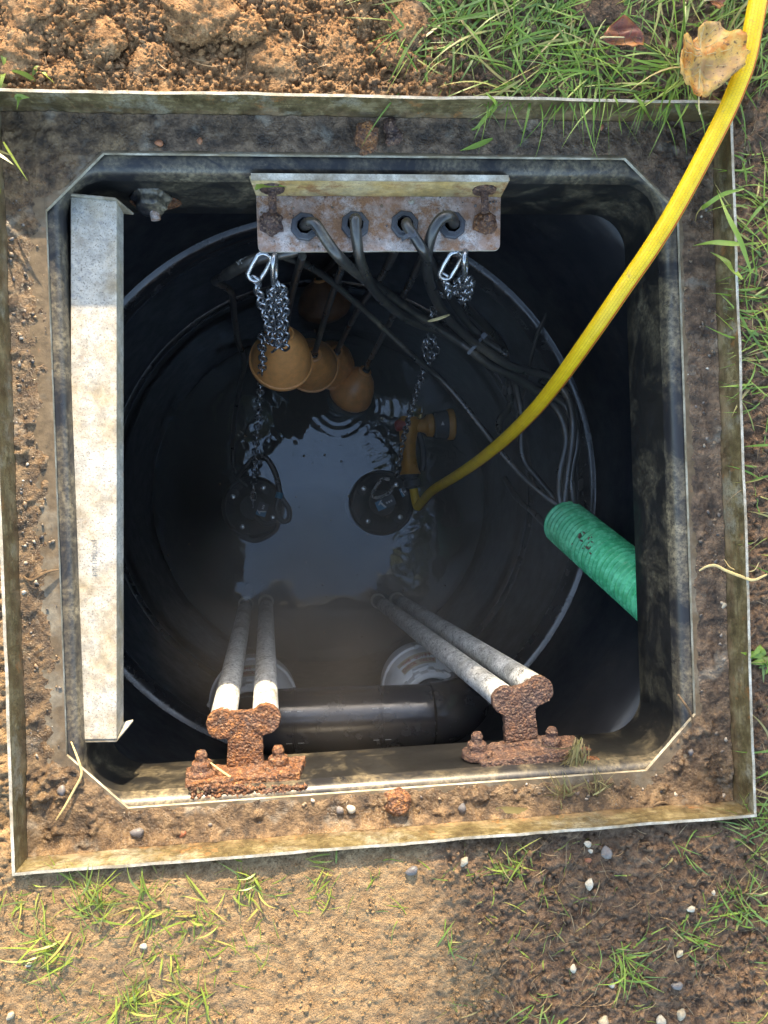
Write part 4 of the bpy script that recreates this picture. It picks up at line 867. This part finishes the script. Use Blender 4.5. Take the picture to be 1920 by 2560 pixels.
# ---- hose
mb = MB(); mb.tube([at(1990, -300, .02), at(1930, -140, .03), at(1896, 0, .032), at(1868, 145, .026), at(1841, 222, .018), at(1811, 290, .010), at(1766, 378, .002), at(1720, 465, -.006), at(1672, 550, -.016), at(1620, 632, -.028), at(1563, 714, -.048), at(1496, 812, -.085), at(1424, 914, -.15), at(1386, 965, -.20), at(1334, 1028, -.275), at(1264, 1097, -.40), at(1195, 1153, -.545), at(1137, 1192, -.68), at(1082, 1226, -.85), at(1054, 1256, -.95), at(1044, 1266, -.975), at(1038, 1246, -.98), at(1034, 1222, -.981)], .0104, 24, 10, True, True, True, 0, Vector((.62, -.36, .70)))
tag(mb.build('garden_hose', 'hose_yellow', None, True, at(1676, 498, 0)), 'braided yellow garden hose with a red stripe reaching down to the spray gun', 'hose')

# ---- green corrugated duct
dd = thing('cable_duct', 'green corrugated cable duct poking through the right chamber wall', 'duct', duct_mouth)
x, y, a_ = frame_of(duct_dir); L = duct_dir.length; N = 320; SG = 40; v = []; f = []; r0 = .0385
cut = (at(1455, 1278, -.6) - at(1376, 1346, -.6)).normalized()
for i in range(N + 1):
    s_ = L * i / N; ph = s_ / .0112 * 2 * math.pi; r = r0 + .0024 * math.tanh(2.0 * math.sin(ph)); 
    for k_ in range(SG):
        t_ = 2 * math.pi * k_ / SG; v.append(duct_mouth + a_ * s_ + x * r * math.cos(t_) + y * r * math.sin(t_))
for i in range(N):
    for k_ in range(SG): f.append((i * SG + k_, i * SG + (k_ + 1) % SG, (i + 1) * SG + (k_ + 1) % SG, (i + 1) * SG + k_))
mb = MB(); mb.add(v, f); mb.build('corrugated_wall', 'duct_green', dd)
v = []; f = []
for i in range(11):
    s_ = L * i / 10
    for k_ in range(SG): t_ = 2 * math.pi * k_ / SG; v.append(duct_mouth + a_ * s_ + x * (r0 - .004) * math.cos(t_) + y * (r0 - .004) * math.sin(t_))
for i in range(10):
    for k_ in range(SG): f.append(((i + 1) * SG + k_, (i + 1) * SG + (k_ + 1) % SG, i * SG + (k_ + 1) % SG, i * SG + k_))
k_ = len(v); mb = MB(); mb.add(v, f); mb.build('smooth_liner', 'duct_green', dd)
mb = MB(); mb.lathe(duct_mouth, a_, [(r0 - .0042, .0), (r0 + .0012, -.0004), (r0 + .0014, .002)], SG); mb.f = mb.f[:-2]; mb.mi = mb.mi[:-2]; mb.build('cut_edge', 'duct_green', dd)
C = [duct_mouth + a_ * random.gauss(.13, .022) + (UP * .0 + (UP - a_ * a_.dot(UP)).normalized() * 1) * (r0 + .001) + y * 0 for _ in range(16)]
vd = (CAM_LOC - duct_mouth - a_ * .13).normalized(); vd = (vd - a_ * vd.dot(a_)).normalized(); wd = a_.cross(vd)
C = np.array([tuple(duct_mouth + a_ * random.gauss(.125, .016) + (vd * math.cos(b_) + wd * math.sin(b_)) * (r0 + .0012)) for b_ in [random.gauss(.1, .22) for _ in range(26)]])
o = rocks('soil_specks', C, rng.uniform(.001, .0036, len(C)), 'crumb_dark', None); o.parent = dd; o.location = -dd.location; o['kind'] = 'stuff'

# ================================================================== SMALL DETAILS
def on(px, py, dz=0.0):
    "point on the soil seen at this pixel"
    p = at(px, py, 0)
    for _ in range(4): p = at(px, py, float(gh(p.x, p.y)) + dz)
    return p
def area(n_, x0, x1, y0, y1): return np.stack([rng.uniform(x0, x1, n_), rng.uniform(y0, y1, n_)], -1)
# soil crumbs
def crumbs(label, P, lo, hi, mat, sink=.3):
    r = lo + (hi - lo) * rng.random(len(P)) ** 3.0; m_ = np.maximum(np.abs(P[:, 0]), np.abs(P[:, 1])) > .4135 + r; P, r = P[m_], r[m_]
    z = gh(P[:, 0], P[:, 1]) + r * (1 - sink) * .5; o = rocks('soil_crumbs', np.column_stack([P, z]), r, mat); return tag(o, label, 'soil', None, 'stuff')
P = area(15000, -.56, .16, .41, .62); P = P[rng.random(len(P)) < sstep(.16, .02, P[:, 0] + .03 * rng.normal(size=len(P)))]
crumbs('loose orange soil crumbs on the dug heap behind the frame', P, .0005, .0042, 'soil')
crumbs('dark soil crumbs under the grass on the right and at the bottom right', np.concatenate([area(3200, .05, .56, -.68, -.41), area(1800, .41, .56, -.42, .45), area(1500, .1, .56, .41, .6)]), .0007, .0042, 'soil')
crumbs('tan soil crumbs on the trodden ground at the bottom left', np.concatenate([area(3000, -.56, .12, -.68, -.41), area(500, -.56, -.41, -.45, .45)]), .0005, .0024, 'soil')
# grit and small stones on the frame ledge
def ledge_pts(n_, bias=.012):
    o = []
    while len(o) < n_:
        s_ = random.choice('NWSESWE'); u = random.uniform(-.40, .40); d_ = min(random.expovariate(1 / bias) + .002, .036) if random.random() < .75 else random.uniform(.003, .036)
        x_, y_ = {'N': (u, I - d_), 'S': (u, -I + d_), 'W': (-I + d_, u), 'E': (I - d_, u)}[s_]
        if s_ == 'N' and random.random() < .5: continue
        o.append((x_, y_))
    return np.array(o)
P = ledge_pts(1500, .007); r = .0005 + .0026 * rng.random(len(P)) ** 4; d_ = I - np.maximum(np.abs(P[:, 0]), np.abs(P[:, 1]))
tag(rocks('grit', np.column_stack([P, -.0495 + .0045 * np.exp(-d_ / .007) + r * .4]), r, 'grit', None, .65, False), 'wet grit and gravel lying along the ledge of the steel frame', 'grit', None, 'stuff')
# big clods of the dug heap
_bm = bmesh.new(); bmesh.ops.create_icosphere(_bm, subdivisions=5, radius=1); CV = np.array([tuple(v.co) for v in _bm.verts]); CF = np.array([[v.index for v in f.verts] for f in _bm.faces]); _bm.free()
CLODS = []
def clod(px, py, r, label, sq=(1, 1, .55), seed=0):
    p = on(px, py); V = CV.copy(); k_ = seed * 3.7
    n_ = .34 * (fbm(V[:, 0] + k_, V[:, 1] + V[:, 2] * .7, .9, 3, 100 + seed) - .5) * 2 + .18 * (fbm(V[:, 0] + V[:, 2] + k_, V[:, 1] - V[:, 2] * .5, .28, 4, 120 + seed, .6) - .5) * 2 - .42 * np.abs(fbm(V[:, 0] - V[:, 2], V[:, 1] + k_ + V[:, 2], .16, 4, 140 + seed, .65) - .5) - .22 * np.abs(fbm(V[:, 0] + V[:, 2], V[:, 1] - k_ - V[:, 2], .06, 2, 160 + seed, .6) - .5)
    V = V * (1 + n_)[:, None] * r * np.array(sq); CLODS.append((V * 1.0, (p.x, p.y, p.z + r * .02), seed * 1.3)); o = npmesh('soil_clod', V, CF, 'soil'); o.location = (p.x, p.y, p.z + r * .02); o.rotation_euler = (0, 0, seed * 1.3); tag(o, label, 'soil clod', 'clods of the dug heap')
for i, a in enumerate([(690, 165, .030, 'large pale smooth clod touching the far frame edge left of the grass'), (835, 110, .027, 'rounded pale clod right of the largest one by the frame'), (870, 168, .016, 'small grey clod between the rounded clod and the grass'), (375, 165, .022, 'low clod near the frame in the middle of the soil heap'), (245, 95, .021, 'steep orange clod left of the heap middle'), (45, 120, .028, 'crumbly clod above the weed at the left edge'), (80, 25, .028, 'clod in the top left corner of the heap'), (505, 35, .030, 'broad clod at the top edge of the heap'), (1015, 62, .026, 'crumbly light clod beside the grass edge at the top'), (990, 140, .018, 'crumbly light clod just below its neighbour at the grass edge'), (1500, 25, .022, 'root bound clod standing in the grass'), (1130, 40, .014, 'small clod among the first grass blades'), (620, 70, .016, 'small dark clod above the largest pale one'), (170, 190, .016, 'small clod against the frame near the left corner')]):
    clod(*a, sq=(1.25, random.uniform(.95, 1.3), random.uniform(.30, .42)), seed=i)
CC = []
for V_, l_, a_ in CLODS:
    k_ = rng.choice(len(V_), 420, replace=False); v_ = V_[k_]; v_ = v_[v_[:, 2] > -.001]; CC.append(np.column_stack([v_[:, 0] * math.cos(a_) - v_[:, 1] * math.sin(a_) + l_[0], v_[:, 0] * math.sin(a_) + v_[:, 1] * math.cos(a_) + l_[1], v_[:, 2] + l_[2]]))
CC = np.concatenate(CC); tag(rocks('soil_crumbs', CC, .0005 + .0024 * rng.random(len(CC)) ** 3, 'soil', None, .8), 'fine soil crumbs clinging to the clods of the dug heap', 'soil', None, 'stuff')
# turf, roots
def scatter(n_, x0, x1, y0, y1): P = area(n_, x0, x1, y0, y1); P = P[np.maximum(np.abs(P[:, 0]), np.abs(P[:, 1])) > .416]; return np.column_stack([P, gh(P[:, 0], P[:, 1]) - .001])
def floor_all(x, y):
    z = gh(x, y); ins = np.maximum(np.abs(x), np.abs(y)) < .4105
    return np.where(ins, np.where(np.maximum(np.abs(x), np.abs(y)) > .367, -.047, -.9), z)
def turf(label, R0_, ang, sd, lo, hi, w0, w1, mat, lift=(.15, .7), droop=(.7, 1.2), curl=.25):
    n_ = len(R0_); o = ribbons('grass', R0_, rng.normal(ang, sd, n_), rng.uniform(lo, hi, n_), rng.uniform(w0, w1, n_), mat, rng.uniform(*lift, n_) * .8, rng.uniform(*droop, n_), 6, curl, floor_all); return tag(o, label, 'grass', None, 'stuff')
A = scatter(2600, .03, .56, .418, .62); A = A[rng.random(len(A)) < sstep(.0, .10, A[:, 0]) * (.12 + .7 * (fbm(A[:, 0], A[:, 1], .05, 2, 50) > .48))]
turf('long green grass lying over the far right edge of the frame', A, R_(205), 1.0, .03, .10, .0012, .0034, 'grass')
B_ = np.concatenate([scatter(420, .425, .56, .05, .36), scatter(60, .425, .56, -.15, .05), scatter(220, .43, .56, -.62, -.30)])
turf('grass blades hanging over the right edge of the frame', B_, R_(165), .9, .02, .065, .0014, .0034, 'grass')
C2 = np.concatenate([scatter(520, -.56, .02, -.66, -.42), scatter(260, .02, .56, -.66, -.42)]); C2 = C2[fbm(C2[:, 0], C2[:, 1], .09, 2, 55) > .48]
turf('thin scattered grass on the trodden soil in front of the frame', C2, R_(100), 1.6, .010, .034, .0008, .0018, 'grass_lit', (.02, .35))
def fibre(label, R0_, lo, hi, mat='root'): n_ = len(R0_); o = ribbons('fine_roots', R0_ + np.array([0, 0, .003]), rng.uniform(0, 6.28, n_), rng.uniform(lo, hi, n_), rng.uniform(.0004, .0010, n_), mat, rng.uniform(0, .4, n_), 1.0, 8, .9, floor_all); return tag(o, label, 'roots', None, 'stuff')
fibre('fine pale rootlets sticking out of the dug soil heap', scatter(260, -.5, .12, .42, .6), .01, .035)
fibre('tangled reddish rootlets in the dark soil at the right', np.concatenate([scatter(420, .42, .54, -.4, .4), scatter(520, .1, .54, -.66, -.42)]), .008, .03)
A = area(30000, -3.2, 3.2, -3.2, 3.2); A = A[(np.maximum(np.abs(A[:, 0]) - .62, np.abs(A[:, 1]) - .80) > 0) & (rng.random(len(A)) < 1.25 - .3 * np.hypot(A[:, 0], A[:, 1]))]; A = A[~((A[:, 1] > .4) & (A[:, 1] < 1.5) & (A[:, 0] < .1) & (A[:, 0] > -1.2))]
turf('rough lawn growing all round beyond the trodden soil', np.column_stack([A, gh(A[:, 0], A[:, 1]) - .002]), 0, 3, .03, .09, .004, .009, 'grass', (.5, 1.3))
# grass tufts that can be told apart
def tuft(px, py, label, n_=26, h=.045, ang=None, sd=1.9, mat='grass_lit', lift=(.1, .8), w_=(.0010, .0026)):
    p = on(px, py); R0_ = np.array(tuple(p)) + rng.normal(0, .011 if ang is None else .005, (n_, 3)) * np.array([1, 1, 0]); a_ = rng.normal(rng.uniform(0, 6.28), 1.0, n_) if ang is None else rng.normal(R_(ang), sd, n_)
    o = ribbons('grass_tuft', R0_, a_, rng.uniform(.35, 1, n_) * h, rng.uniform(*w_, n_), mat, rng.uniform(*lift, n_), rng.uniform(.5, 1.1, n_), 6, .3, floor_all, None, tuple(p)); return tag(o, label, 'grass', 'grass tufts on the soil')
for a in [(80, 2242, 'grass tuft at the lower left corner of the frame', 16, .045), (235, 2270, 'largest bright grass tuft below the left part of the frame', 46, .060), (360, 2270, 'grass tuft right of the largest one below the frame', 24, .045), (500, 2290, 'leaning grass tuft below the sunlit part of the frame edge', 18, .045), (613, 2215, 'upright grass tuft close to the middle of the near frame edge', 24, .040), (822, 2195, 'sparse grass tuft below the rusty anchor bolt', 18, .036), (130, 2375, 'grass tuft left of centre in the bottom left patch', 36, .055), (320, 2500, 'grass tuft at the bottom edge, left one of two', 40, .050), (470, 2510, 'grass tuft at the bottom edge, right one of two', 40, .050), (410, 2400, 'small pale grass tuft above the two at the bottom edge', 12, .034), (1275, 2165, 'yellowish grass tuft right of the white pebble below the frame', 26, .042)]:
    tuft(*a)
for a in [(1560, 2400, 'large arching grass tuft at the bottom right among white stones', 40, .060), (1740, 2345, 'dense grass tuft below the right end of the frame', 30, .045), (1868, 2270, 'grass tuft at the right edge below the frame corner', 40, .050), (1888, 2065, 'bright grass tuft at the lower right frame corner', 26, .055), (1712, 2130, 'few thin grass blades near the right end of the near frame edge', 8, .045), (1365, 2530, 'pale grass tuft at the bottom edge right of the middle', 16, .045), (1130, 2350, 'flattened grass wisps on the trodden soil right of the middle', 8, .040)]:
    tuft(*a, mat='grass')
tuft(40, 180, 'small leafy weed at the left edge of the soil heap', 12, .036, None, 1.9, 'grass_lit', (.3, .8), (.004, .007)); tuft(-12, 385, 'bright grass blade reaching in over the left frame edge', 5, .055, -45, .25, 'grass_lit', (.1, .3), (.003, .005))
tuft(1915, 1640, 'broad leaved weed at the right edge beside the frame', 14, .036, 200, .9, 'grass', (.3, .8), (.006, .011))
# pebbles
def pebble(px, py, rpx, label, mat='pebble_white', z=None, sq=(1.2, .85, .7)):
    p = on(px, py) if z is None else at(px, py, z); r = rpx * (CAM_LOC.z - p.z) / FPX; m_ = MB(); vs_, fs = ROCK2; a_ = random.uniform(0, 3); o_ = []
    for v in vs_:
        j = r * (1 + .10 * math.sin(5 * v.x + a_) + .08 * math.sin(4 * v.y + 2 * a_) + random.uniform(-.03, .03)); x_, y_ = v.x * j * sq[0], v.y * j * sq[1]; o_.append(p + Vector((x_ * math.cos(a_) - y_ * math.sin(a_), x_ * math.sin(a_) + y_ * math.cos(a_), v.z * j * sq[2] + r * .3)))
    m_.add(o_, fs); tag(m_.build('pebble', mat, None, True, p), label, 'pebble', 'pebbles')
for a in [(1160, 2152, 12, 'white pebble left of the yellowish tuft below the frame'), (1472, 2209, 13, 'oval white pebble in the dark soil below the frame'), (1469, 2109, 9, 'small white pebble touching the near frame edge'), (1476, 2127, 6, 'tiny white pebble under the one at the frame edge'), (1783, 2231, 6, 'tiny white pebble left of the right edge tuft'), (1727, 2271, 10, 'pale pebble above the dense tuft at the right'), (1698, 2382, 10, 'pale pebble below the dense tuft at the right'), (1541, 2443, 8, 'small white pebble inside the arching tuft'), (1528, 2460, 9, 'white pebble under the arching tuft'), (1701, 2533, 14, 'white pebble near the bottom right corner'), (1651, 2550, 14, 'white pebble at the bottom edge, left of the corner one'), (1507, 2553, 16, 'largest white pebble at the bottom edge'), (1432, 2420, 10, 'white pebble left of the arching tuft'), (360, 2364, 8, 'lone white pebble in the left grass patch'), (74, 2410, 7, 'white sliver of stone near the left edge'), (28, 2537, 10, 'pale stone in the bottom left corner')]: pebble(*a)
for a in [(1692, 2462, 13, 'grey pebble above the bottom right white stones', 'pebble_grey'), (1515, 2130, 16, 'tan grey stone below the near frame edge', 'pebble_grey'), (1030, 2175, 14, 'grey stone right of the rusty anchor bolt on the soil', 'pebble_grey'), (1470, 2150, 8, 'small red brick chip near the oval pebble', 'pebble_red')]: pebble(*a)
zl = -.047
for a in [(1805, 1471, 5, 'tiny white stone on the right ledge, upper one', 'pebble_white', zl), (1810, 1512, 9, 'white stone on the right ledge', 'pebble_white', zl), (1818, 1635, 5, 'tiny white stone on the right ledge, lower one', 'pebble_white', zl), (1845, 1760, 10, 'square tan stone at the foot of the right upstand', 'pebble_red', zl), (1848, 1945, 14, 'chestnut brown stone in the lower right ledge corner', 'pebble_red', zl), (1503, 318, 8, 'tan stone on the far ledge near the hose', 'pebble_red', zl), (399, 359, 9, 'brown stone on the far ledge, left one', 'pebble_red', zl), (500, 353, 8, 'brown stone on the far ledge, right one', 'pebble_red', zl), (1029, 506, 7, 'cream stone lying on the rusted bracket', 'pebble_white', zb + .001), (1726, 1880, 8, 'black stone in the lower right gusset', 'pebble_grey', zl), (345, 2080, 14, 'dark stone in the near left ledge mud', 'pebble_grey', zl), (458, 2082, 11, 'brown stone right of the dark one in the near left mud', 'pebble_red', zl), (850, 2025, 10, 'grey stone on the near ledge left of the anchor bolt', 'pebble_grey', zl), (878, 2022, 11, 'pale stone on the near ledge beside the anchor bolt', 'pebble_white', zl), (155, 1975, 12, 'dark wet stone at the near left gusset', 'pebble_grey', zl), (1155, 2020, 12, 'brown stone on the near ledge right of the anchor bolt', 'pebble_grey', zl)]: pebble(*a)
# fallen leaves
def fallen(label, pts, mat, z0, stem, seed):
    P = [at(*p, z0) for p in pts]; c = sum(P, Vector()) / len(P); n_ = len(P); R_n = 9; v = [c]; f = []
    D_ = []
    for i in range(n_):
        for k_ in range(4): D_.append(P[i].lerp(P[(i + 1) % n_], k_ / 4) + Vector((random.uniform(-1, 1), random.uniform(-1, 1), 0)) * .0010)
    m3 = len(D_)
    for r in range(1, R_n + 1):
        for i, p in enumerate(D_): v.append(c.lerp(p, r / R_n))
    for i in range(m3): f.append((0, 1 + i, 1 + (i + 1) % m3))
    for r in range(R_n - 1):
        for i in range(m3): f.append((1 + r * m3 + i, 1 + (r + 1) * m3 + i, 1 + (r + 1) * m3 + (i + 1) % m3, 1 + r * m3 + (i + 1) % m3))
    sd_ = (at(*stem[0], z0) - c).normalized(); pp = Vector((-sd_.y, sd_.x, 0)); w_ = []
    for p in v:
        d_ = p - c; a_ = d_.dot(pp); b_ = d_.dot(sd_); w_.append(p + UP * (1.6 * a_ * a_ / .03 * .35 + .004 * math.sin(b_ * 150 + abs(a_) * 90 + seed) * .5 + .0016 * math.sin(a_ * 420 + seed)))
    root = thing('fallen_leaf', label, 'leaf', c); m_ = MB(); m_.add(w_, f); o = m_.build('blade', mat, root); so_ = o.modifiers.new('t', 'SOLIDIFY'); so_.thickness = .0004
    m_ = MB(); far_ = c - sd_ * .8 * max(-(p - c).dot(sd_) for p in P); m_.tube([at(*stem[1], z0 - .004), at(*stem[0], z0 + .0006), c + UP * .0008, far_ + UP * .001], lambda u: .0011 - .0007 * u, 6, 6); m_.build('midrib', 'straw', root)
    def zo(p):
        d_ = p - c; a_ = d_.dot(pp); b_ = d_.dot(sd_); return p + UP * (1.6 * a_ * a_ / .03 * .35 + .002 * math.sin(b_ * 150 + abs(a_) * 90 + seed) + .0016 * math.sin(a_ * 420 + seed) + .0005)
    m_ = MB()
    for i in range(1, m3, 5):
        q_ = c + sd_ * (D_[i] - c).dot(sd_) * .45; e_ = c.lerp(D_[i], .86)
        m_.tube([zo(q_.lerp(e_, k_ / 5)) for k_ in range(6)], .00035, 4, 1, False)
    m_.build('veins', 'straw' if mat == 'leaf_yellow' else 'twig', root)
s_ = .5787
fallen('large yellow and brown autumn leaf leaning against the hose', [(960 + x * s_, y * s_) for x, y in [(1365, 430), (1310, 385), (1240, 360), (1235, 320), (1265, 240), (1260, 200), (1300, 150), (1325, 170), (1320, 240), (1335, 215), (1340, 170), (1365, 150), (1355, 120), (1390, 95), (1440, 110), (1470, 170), (1505, 200), (1515, 290), (1500, 340), (1440, 390), (1385, 425)]], 'leaf_yellow', .022, [(960 + 1360 * s_, 440 * s_), (960 + 1365 * s_, 494 * s_)], 1)
fallen('dark red autumn leaf in the grass left of the yellow one', [(960 + x * s_, y * s_) for x, y in [(950, 150), (975, 110), (1030, 80), (1100, 130), (1125, 175), (1115, 205), (1070, 215), (1020, 190), (980, 200), (960, 175)]], 'leaf_red', .030, [(960 + 955 * s_, 160 * s_), (960 + 935 * s_, 165 * s_)], 3)
fallen('purple red leaf at the top edge beside the hose', [(1768, -20), (1800, -24), (1816, 0), (1800, 26), (1776, 18)], 'leaf_red', .026, [(1768, 0), (1760, 4)], 5)
# straws, twigs and single blades
def straw(label, pts, r=.0011, mat='straw', name='straw', cat='straw'):
    P = [at(*p) for p in pts]; m_ = MB(); m_.tube(P, lambda u: r * (1 - .5 * abs(2 * u - 1) ** 3), 6, 6); tag(m_.build(name, mat, None, True, P[0]), label, cat)
straw('pale straw stem bent over the right edge of the frame', [(1748, 1427, -.045), (1768, 1416, -.040), (1790, 1414, -.036), (1816, 1427, -.028), (1850, 1440, -.01), (1883, 1450, .004), (1918, 1436, .008)], .0018)
straw('thin curled root on the right ledge above the straw', [(1810, 1398, -.04), (1828, 1420, -.03), (1858, 1428, -.012), (1885, 1426, .003), (1898, 1405, .006)], .0006)
straw('brown twig lying on the left ledge', [(54, 1439, -.045), (76, 1451, -.043), (100, 1440, -.042), (119, 1430, -.043), (146, 1424, -.046)], .0016, 'twig', 'twig', 'twig')
straw('dry grass stem bent round the near left gusset', [(176, 1850, -.06), (197, 1904, -.046), (203, 1938, -.043), (185, 1975, -.042), (160, 2020, -.040), (140, 2050, -.041)], .0014)
straw('short orange twig on the far ledge left of the hose', [(1631, 353, -.046), (1660, 355, -.045), (1695, 352, -.046)], .0015, 'twig', 'twig', 'twig')
straw('pale straw lying across the sunlit rusted bracket', [(526, 1907, -.10), (560, 1932, -.092), (606, 1962, -.085)], .0013)
straw('piece of straw caught on the cable bundle', [(1070, 803, -.23), (1095, 797, -.215), (1123, 787, -.225)], .0022)
straw('dark twig at the lower right edge of the opening', [(1694, 1735, -.05), (1712, 1760, -.044), (1724, 1780, -.045), (1733, 1804, -.046)], .0016, 'twig', 'twig', 'twig')
straw('dark worm like root on the near ledge at the right', [(1612, 2010, -.044), (1630, 2014, -.043), (1655, 2006, -.043), (1680, 2013, -.045)], .0016, 'twig', 'twig', 'twig')
def single(label, pts, w_=.004, mat='grass'):
    P = crom([at(*p) for p in pts], 6); n_ = len(P); v = []; f = []
    for i, p in enumerate(P):
        t_ = (P[min(i + 1, n_ - 1)] - P[max(i - 1, 0)]).normalized(); sd_ = t_.cross(UP).normalized(); hw = w_ / 2 * min(1, .35 + 3 * i / n_) * min(1, 2.2 * (1 - i / (n_ - 1)) + .05); v += [p - sd_ * hw, p + UP * -.0006, p + sd_ * hw]
    for i in range(n_ - 1): f += [(3 * i, 3 * i + 1, 3 * i + 4, 3 * i + 3), (3 * i + 1, 3 * i + 2, 3 * i + 5, 3 * i + 4)]
    m_ = MB(); m_.add(v, f); tag(m_.build('stray_grass', mat, None, True, P[0]), label, 'grass blade', 'single grass blades on the frame')
single('green blade hanging over the far upstand right of the anchor bolt', [(1215, 232, .012), (1240, 262, -.005), (1212, 296, -.03), (1190, 320, -.043), (1160, 330, -.046)], .005)
single('green blade lying on the far ledge beside the opening', [(1232, 346, -.044), (1190, 364, -.044), (1150, 377, -.046)], .006)
single('thin blade dangling over the far upstand left of the leaf', [(1535, 240, .012), (1545, 262, .0), (1548, 300, -.03), (1555, 336, -.045)], .004)
single('broad blade dangling over the far upstand next to the leaf', [(1585, 235, .014), (1610, 268, .0), (1625, 295, -.02), (1645, 318, -.04)], .005)
single('blade lying over the left wall bolt of the rusted bracket', [(638, 474, -.07), (652, 462, -.068), (680, 462, -.067), (716, 467, -.068)], .007, 'grass_lit')
single('long blade leaning over the right upstand', [(1878, 680, .012), (1850, 600, .022), (1820, 540, .018), (1792, 474, .0)], .006)
single('bent blade on the right ledge below the hose', [(1860, 472, .01), (1810, 485, .004), (1770, 510, -.01), (1745, 530, -.03), (1738, 555, -.045)], .005)
single('horizontal blade across the right upstand', [(1862, 612, .012), (1820, 608, .002), (1780, 606, -.01), (1732, 614, -.03)], .006)
single('twisted blade on the right ledge below the horizontal one', [(1856, 698, .008), (1830, 670, -.005), (1812, 650, -.012), (1776, 630, -.022)], .007)
single('dark blade on the near ledge left of the weed', [(1240, 2022, -.045), (1290, 2026, -.043), (1345, 2024, -.045)], .008, 'dead_grass')
# withered grass draped over the shaded bracket, weed on the near ledge
def wad(label, root_, n_, ang, sd, h, z):
    p = at(root_[0], root_[1], z); R0_ = np.array(tuple(p)) + rng.normal(0, .006, (n_, 3)) * np.array([1, 1, .3])
    o = ribbons('withered_grass', R0_, rng.normal(R_(ang), sd, n_), rng.uniform(.4, 1, n_) * h, rng.uniform(.001, .0026, n_), 'dead_grass', rng.uniform(.1, .5, n_), rng.uniform(.8, 1.3, n_), 6, .3, None, None, tuple(p)); tag(o, label, 'grass', 'withered grass on the near ledge')
wad('withered grass draped over the end of the shaded rail bracket', (1448, 1868, -.075), 46, -112, .3, .065, -.070)
wad('withered green weed standing on the near ledge, left one', (1408, 1985, -.048), 22, 90, .7, .034, -.046)
wad('withered reddish weed on the near ledge, right one', (1490, 1975, -.048), 22, 70, .7, .032, -.046)

# floating bits on the water
pw = [at(random.gauss(800, 190), random.gauss(1290, 190), wz) for _ in range(150)]; C = np.array([(p.x, p.y, wz + .0008) for p in pw]); C = C[np.hypot(C[:, 0] - TC.x, C[:, 1]) < .45]
tag(rocks('floating_scum', C, .0006 + .0034 * rng.random(len(C)) ** 4, 'crumb_tan', None, .25), 'small flecks of dirt and scum floating on the dark water', 'scum', None, 'stuff')
# ---- thin steam standing in the tank
g = G('steam'); g.t.nodes.remove(g.b); pv = g.nd('ShaderNodeVolumePrincipled'); pv.inputs['Color'].default_value = (1, .90, .78, 1); pv.inputs['Anisotropy'].default_value = .2
n = g.noise(4.5, 3, .6); xyz = g.sep(g.co('World'))
dx_ = g.math('MULTIPLY', g.math('ADD', xyz[0], .06), 3.4); dy_ = g.math('MULTIPLY', g.math('ADD', xyz[1], .23), 3.8)
rr_ = g.math('SQRT', g.math('ADD', g.math('MULTIPLY', dx_, dx_), g.math('MULTIPLY', dy_, dy_)))
bl_ = g.math('ADD', g.ramp(rr_, [(.0, 1.0), (.5, .55), (1.0, 0.0)]), g.ramp(xyz[0], [(0.0, .13), (.3, .46)])); g.put(pv.inputs['Density'], g.math('MULTIPLY', g.math('MULTIPLY', g.ramp(n, [(.38, .35), (.62, 1.0)]), bl_), 1.25))
g.t.links.new(pv.outputs[0], g.out.inputs['Volume']); MAT['steam'] = g.m
mb = MB(); mb.lathe((TC.x, TC.y, 0), (0, 0, 1), [(TR - .03, -.985), (TR - .03, -.34), (.33, -.20)], 40); o = mb.build('steam', 'steam'); tag(o, 'thin pale steam hanging in the open tank', 'steam', None, 'stuff')
S.cycles.volume_step_rate = 4; S.cycles.volume_max_steps = 64
